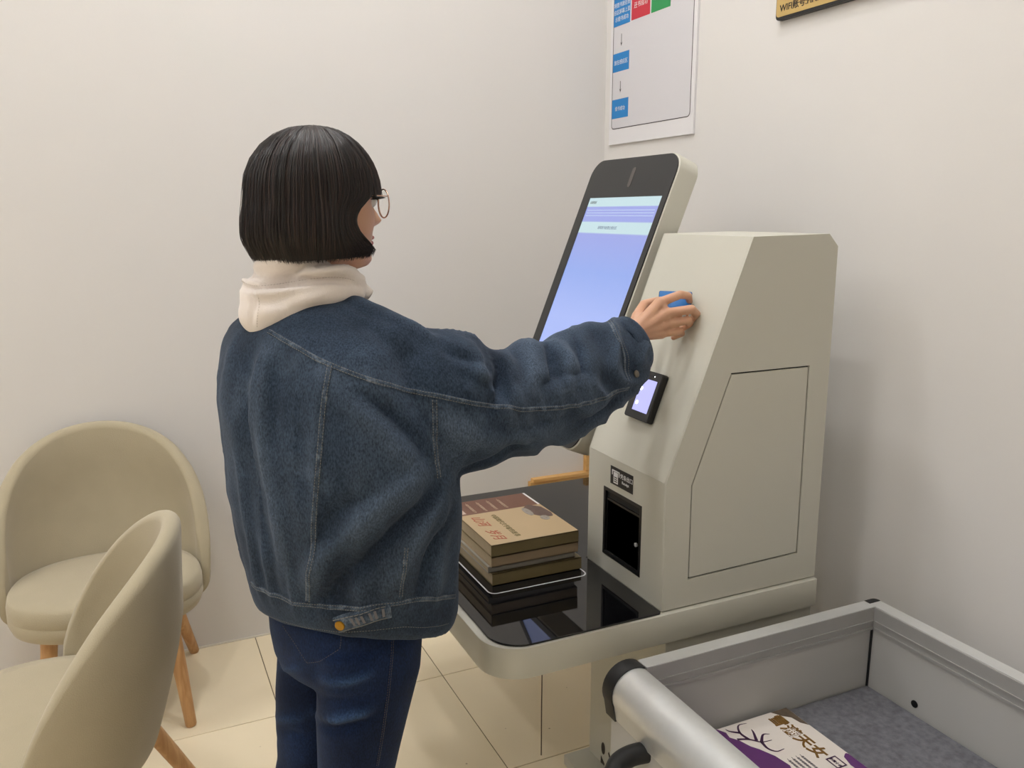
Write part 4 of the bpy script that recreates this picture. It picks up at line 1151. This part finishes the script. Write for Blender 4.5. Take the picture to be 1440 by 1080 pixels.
def arm_tube(P, R_, n=32):
    rings = []
    for i, p in enumerate(P):
        t_ = P[min(i + 1, len(P) - 1)] - P[max(i - 1, 0)]; t_ = t_ / np.linalg.norm(t_)
        upv = WZ - t_ * (WZ @ t_); upv /= np.linalg.norm(upv); s = np.cross(t_, upv)
        rings.append([tuple(p + upv * (R_[i][0] * math.cos(q)) + s * (R_[i][1] * math.sin(q))) for q in (2 * math.pi * k / n for k in range(n))])
    return loft(rings)
parts.append(arm_tube(pp, ra))
lsl = [(W(-.13, -.02, 1.215), .085), (W(-.185, -.005, 1.15), .088), (W(-.20, .02, 1.06), .082), (W(-.195, .06, .99), .080), (W(-.17, .11, .975), .072), (W(-.135, .17, .98), .060), (W(-.118, .198, .985), .052)]
parts.append(arm_tube(catmull([p for p, r in lsl], 4), [(r, r) for r in np.interp(np.linspace(0, 1, 25), np.linspace(0, 1, 7), [r for p, r in lsl])]))
parts.append(tube([W(-.02, -.03, 1.272), W(.06, -.015, 1.262), W(.12, .02, 1.232), W(.165, .075, 1.185)], [.05, .056, .058, .060], 20))
V, Nn, Fq = union_mesh(parts, .0052, 8, .5)
KB = bvh_of(V, Fq)
base_strokes = on_surface('jacket', KB)
V = fold(V, Nn, base_strokes)
wear = fold.last.copy()
# fine random crumple of the cloth
Nn = normals_of(V, Fq)
arm0, arm1 = np.array(slv[1][0]), np.array(slv[-1][0]); armd = (arm1 - arm0) / np.linalg.norm(arm1 - arm0)
PPa = np.array(pp)
def cloth_noise(p):
    v = np.array(p); s = (v - arm0) @ armd
    if s > .02 and v[0] + .0 > .47:
        k = ((PPa - v) ** 2).sum(1).argmin(); d = v - PPa[k]
        th = math.atan2(d @ np.cross(armd, WZ), d[2])
        n1 = noise.noise(Vector((s * 13 + .9 * math.sin(th + 1.0), math.cos(th) * .9, math.sin(th) * .9)))
        m = min(1, (s - .02) / .08) * min(1, max(0, (.60 - s) / .06))
        return m * .017 * ((1 - abs(n1) * 2.6) * .6)
    u, w = (v - WO) @ WR, (v - WO) @ WF
    th = math.atan2(u, w)
    n1 = noise.noise(Vector((math.cos(th) * 3.2 + v[2] * 1.2, math.sin(th) * 3.2 - v[2] * 1.0, v[2] * 2.0)))
    m = min(1, max(0, (v[2] - .77) / .06)) * min(1, max(0, (1.27 - v[2]) / .06))
    return m * .010 * (1 - abs(n1) * 2.6) * .6
am = np.array([cloth_noise(p) for p in V.tolist()])
wear += am
V = V + Nn * am[:, None]
Nn = normals_of(V, Fq)
am = np.array([noise.noise(Vector(p) * 14) * .0035 + noise.noise(Vector(p) * 34 + Vector((5, 1, 2))) * .0012 for p in V.tolist()])
V = V + Nn * am[:, None]
jacket = mesh_obj('denim_jacket', (V.tolist(), Fq), JACKET, person, smooth=True)
set_wear(jacket, wear, 34)
KB2 = bvh_of(V, Fq)

def surf_path(pts, bvh, step=.004):
    P = np.array(catmull(pts, 12))
    d = np.concatenate([[0], np.cumsum(np.linalg.norm(np.diff(P, axis=0), axis=1))])
    n = max(3, int(d[-1] / step))
    s = np.linspace(0, d[-1], n)
    Q = np.stack([np.interp(s, d, P[:, i]) for i in range(3)], 1)
    out, nr = [], []
    for q in Q:
        loc, nn, _, _ = bvh.find_nearest(Vector(q))
        out.append(np.array(loc)); nr.append(np.array(nn))
    out = np.array(out); nr = np.array(nr)
    for _ in range(3):
        nr[1:-1] = (nr[:-2] + nr[1:-1] + nr[2:]) / 3; out[1:-1] = (out[:-2] + 2 * out[1:-1] + out[2:]) / 4
    nr /= np.linalg.norm(nr, axis=1)[:, None]
    return out, nr
def seam_band(P, Nr, w, h):
    n = len(P); rows = []
    for i in range(n):
        t_ = P[min(i + 1, n - 1)] - P[max(i - 1, 0)]; t_ /= (np.linalg.norm(t_) + 1e-9)
        s = np.cross(t_, Nr[i])
        rows.append([tuple(P[i] + s * x + Nr[i] * y) for x, y in ((-w / 2 - h, -.002), (-w / 2, h), (0, h * 1.15), (w / 2, h), (w / 2 + h, -.002))])
    v = [p for r in rows for p in r]
    f = [(5 * i + k, 5 * i + k + 1, 5 * i + 5 + k + 1, 5 * i + 5 + k) for i in range(n - 1) for k in range(4)]
    return v, f
def stitches(P, Nr, off, h, ln=.0032, gap=.0016, r=.00042):
    d = np.concatenate([[0], np.cumsum(np.linalg.norm(np.diff(P, axis=0), axis=1))])
    out = []; s = 0
    def at(x): return np.array([np.interp(x, d, P[:, i]) for i in range(3)]), np.array([np.interp(x, d, Nr[:, i]) for i in range(3)])
    while s + ln < d[-1]:
        a, na = at(s); b, nb = at(s + ln)
        t_ = (b - a) / (np.linalg.norm(b - a) + 1e-9); sd__ = np.cross(t_, na)
        a2, b2 = a + sd__ * off + na * h, b + sd__ * off + na * h
        v = [tuple(a2 - sd__ * r), tuple(a2 + sd__ * r), tuple(b2 + sd__ * r), tuple(b2 - sd__ * r), tuple((a2 + b2) / 2 + na * r * 1.5 - sd__ * r * .5), tuple((a2 + b2) / 2 + na * r * 1.5 + sd__ * r * .5)]
        out.append((v, [(0, 1, 5, 4), (2, 3, 4, 5), (1, 2, 5), (3, 0, 4)]))
        s += ln + gap
    return out
thr = []
for pts, w, h in on_surface('jacket_seams', KB2):
    P, Nr = surf_path(pts, KB2)
    if w > 0:
        mesh_obj('seam', seam_band(P, Nr, w, h), JSEAM, jacket, smooth=True)
        for o_ in (-w * .36, w * .36): thr += stitches(P, Nr, o_, h * 1.12)
    else:
        thr += stitches(P, Nr, 0, .0006)
sto = mesh_obj('stitching', join(*thr), THREAD, jacket); sto['kind'] = 'stuff'
thr = []
for pts, w, h in on_surface('jeans_seams', JB2):
    P, Nr = surf_path(pts, JB2)
    if w > 0: mesh_obj('seam', seam_band(P, Nr, w, h), JEANS, jeans, smooth=True)
    for o_ in ((-w * .36, w * .36) if w > 0 else (0,)): thr += stitches(P, Nr, o_, h * 1.12 if w > 0 else .0006)
sto = mesh_obj('stitching', join(*thr), TANTHREAD, jeans); sto['kind'] = 'stuff'

# waist tab with brass button
tabp = on_surface('tab', KB2)[0][0]
P, Nr = surf_path(tabp, KB2)
tab = mesh_obj('waist_tab', seam_band(P, Nr, .026, .0035), JSEAM, jacket, smooth=True)
mesh_obj('tab_edging', join(*stitches(P, Nr, .0115, .0042, .008, .0003, .0006), *stitches(P, Nr, -.0115, .0042, .008, .0003, .0006)), THREAD, tab)
i = int(len(P) * .12)
mesh_obj('brass_button', lathe([(.0003, .0035), (.0085, .0035), (.0090, .005), (.0082, .0072), (.006, .0066), (.0035, .0072), (.0003, .0076)], tuple(P[i]), 24, tuple(Nr[i])), BRASS, tab, smooth=True)
for k in range(6):
    j = int(len(P) * (.34 + .10 * k)); t_ = P[j + 1] - P[j]; t_ /= np.linalg.norm(t_); s = np.cross(t_, Nr[j]); c = P[j] + Nr[j] * .0046
    mesh_obj('tab_print', ([tuple(c - t_ * .0022 - s * .008), tuple(c + t_ * .0022 - s * .008), tuple(c + t_ * .0022 + s * .008), tuple(c - t_ * .0022 + s * .008)], [(0, 1, 2, 3)]), pmat('tab_grey', srgb(104, 102, 106), .8), tab)
# cuff button
P, Nr = surf_path(on_surface('cuff_button', KB2)[0][0], KB2)
mesh_obj('cuff_button', lathe([(.0003, .0005), (.0075, .0005), (.008, .002), (.0072, .0042), (.0003, .0046)], tuple(P[1]), 20, tuple(Nr[1])), pmat('pewter', srgb(120, 112, 100), .4, metal=.7), jacket, smooth=True)
# turned cuff band
ci = [i for i in range(len(pp)) if i >= len(pp) - 6]
def cuff_ring(i, k):
    p = pp[i]; t_ = pp[min(i + 1, len(pp) - 1)] - pp[max(i - 1, 0)]; t_ = t_ / np.linalg.norm(t_)
    upv = WZ - t_ * (WZ @ t_); upv /= np.linalg.norm(upv); s = np.cross(t_, upv)
    return [tuple(p + upv * ((ra[i][0] + k) * math.cos(q)) + s * ((ra[i][1] + k) * math.sin(q))) for q in (2 * math.pi * m / 40 for m in range(40))]
end = pp[-1] - pp[-2]; end /= np.linalg.norm(end)
cr = [cuff_ring(i, .0035 if i > ci[0] else .0005) for i in ci]
tip = [tuple(np.array(p) + end * .006) for p in cuff_ring(ci[-1], .002)]
inn = [tuple(np.array(p) + end * .004) for p in cuff_ring(ci[-1], -.006)]
deep = [tuple(np.array(p) - end * .02) for p in cuff_ring(ci[-1], -.009)]
mesh_obj('cuff', loft(cr + [tip, inn, deep], cap=False), JACKET, jacket, smooth=True)
# hood of the sweatshirt, heaped round the neck over the jacket
def roll(pts, rad, n=18): return tube(catmull([W(*p) for p in pts], 5), np.interp(np.linspace(0, 1, 5 * (len(pts) - 1) + 1), np.linspace(0, 1, len(rad)), rad), n)
hp_ = [
    roll([(.045, .030, 1.335), (.046, -.020, 1.350), (.020, -.072, 1.357), (-.030, -.095, 1.360), (-.078, -.072, 1.358), (-.093, -.02, 1.348), (-.08, .04, 1.33)], [.014, .019, .025, .027, .026, .022, .016]),
    roll([(.056, .022, 1.314), (.050, -.035, 1.318), (.018, -.088, 1.318), (-.035, -.112, 1.318), (-.088, -.083, 1.318), (-.108, -.02, 1.315), (-.09, .05, 1.30)], [.012, .020, .028, .033, .030, .024, .016]),
    roll([(.044, -.050, 1.302), (.012, -.096, 1.290), (-.040, -.116, 1.282), (-.088, -.088, 1.288)], [.016, .027, .035, .028]),
    roll([(.01, -.078, 1.345), (-.03, -.10, 1.29)], [.022, .030]),
    roll([(-.08, -.070, 1.345), (-.06, -.093, 1.29)], [.022, .030]),
    roll([(.048, .045, 1.310), (.038, .01, 1.335), (.02, -.03, 1.355)], [.014, .017, .016])]
V, Nn, Fq = union_mesh(hp_, .0042, 8, .5)
HB = bvh_of(V, Fq)
V = fold(V, Nn, on_surface('hood', HB))
Nn = normals_of(V, Fq)
V = V + Nn * np.array([noise.noise(Vector(p) * 22) * .003 for p in V.tolist()])[:, None]
hood = mesh_obj('hood', (V.tolist(), Fq), HOODIE, person, smooth=True)
HB2 = bvh_of(V, Fq)
thr = []
for pts, w, h in on_surface('hood_seams', HB2):
    P, Nr = surf_path(pts, HB2)
    thr += stitches(P, Nr, 0, .0006)
mesh_obj('hood_stitching', join(*thr), pmat('fleece_thread', srgb(196, 184, 174), .9), hood)['kind'] = 'stuff'
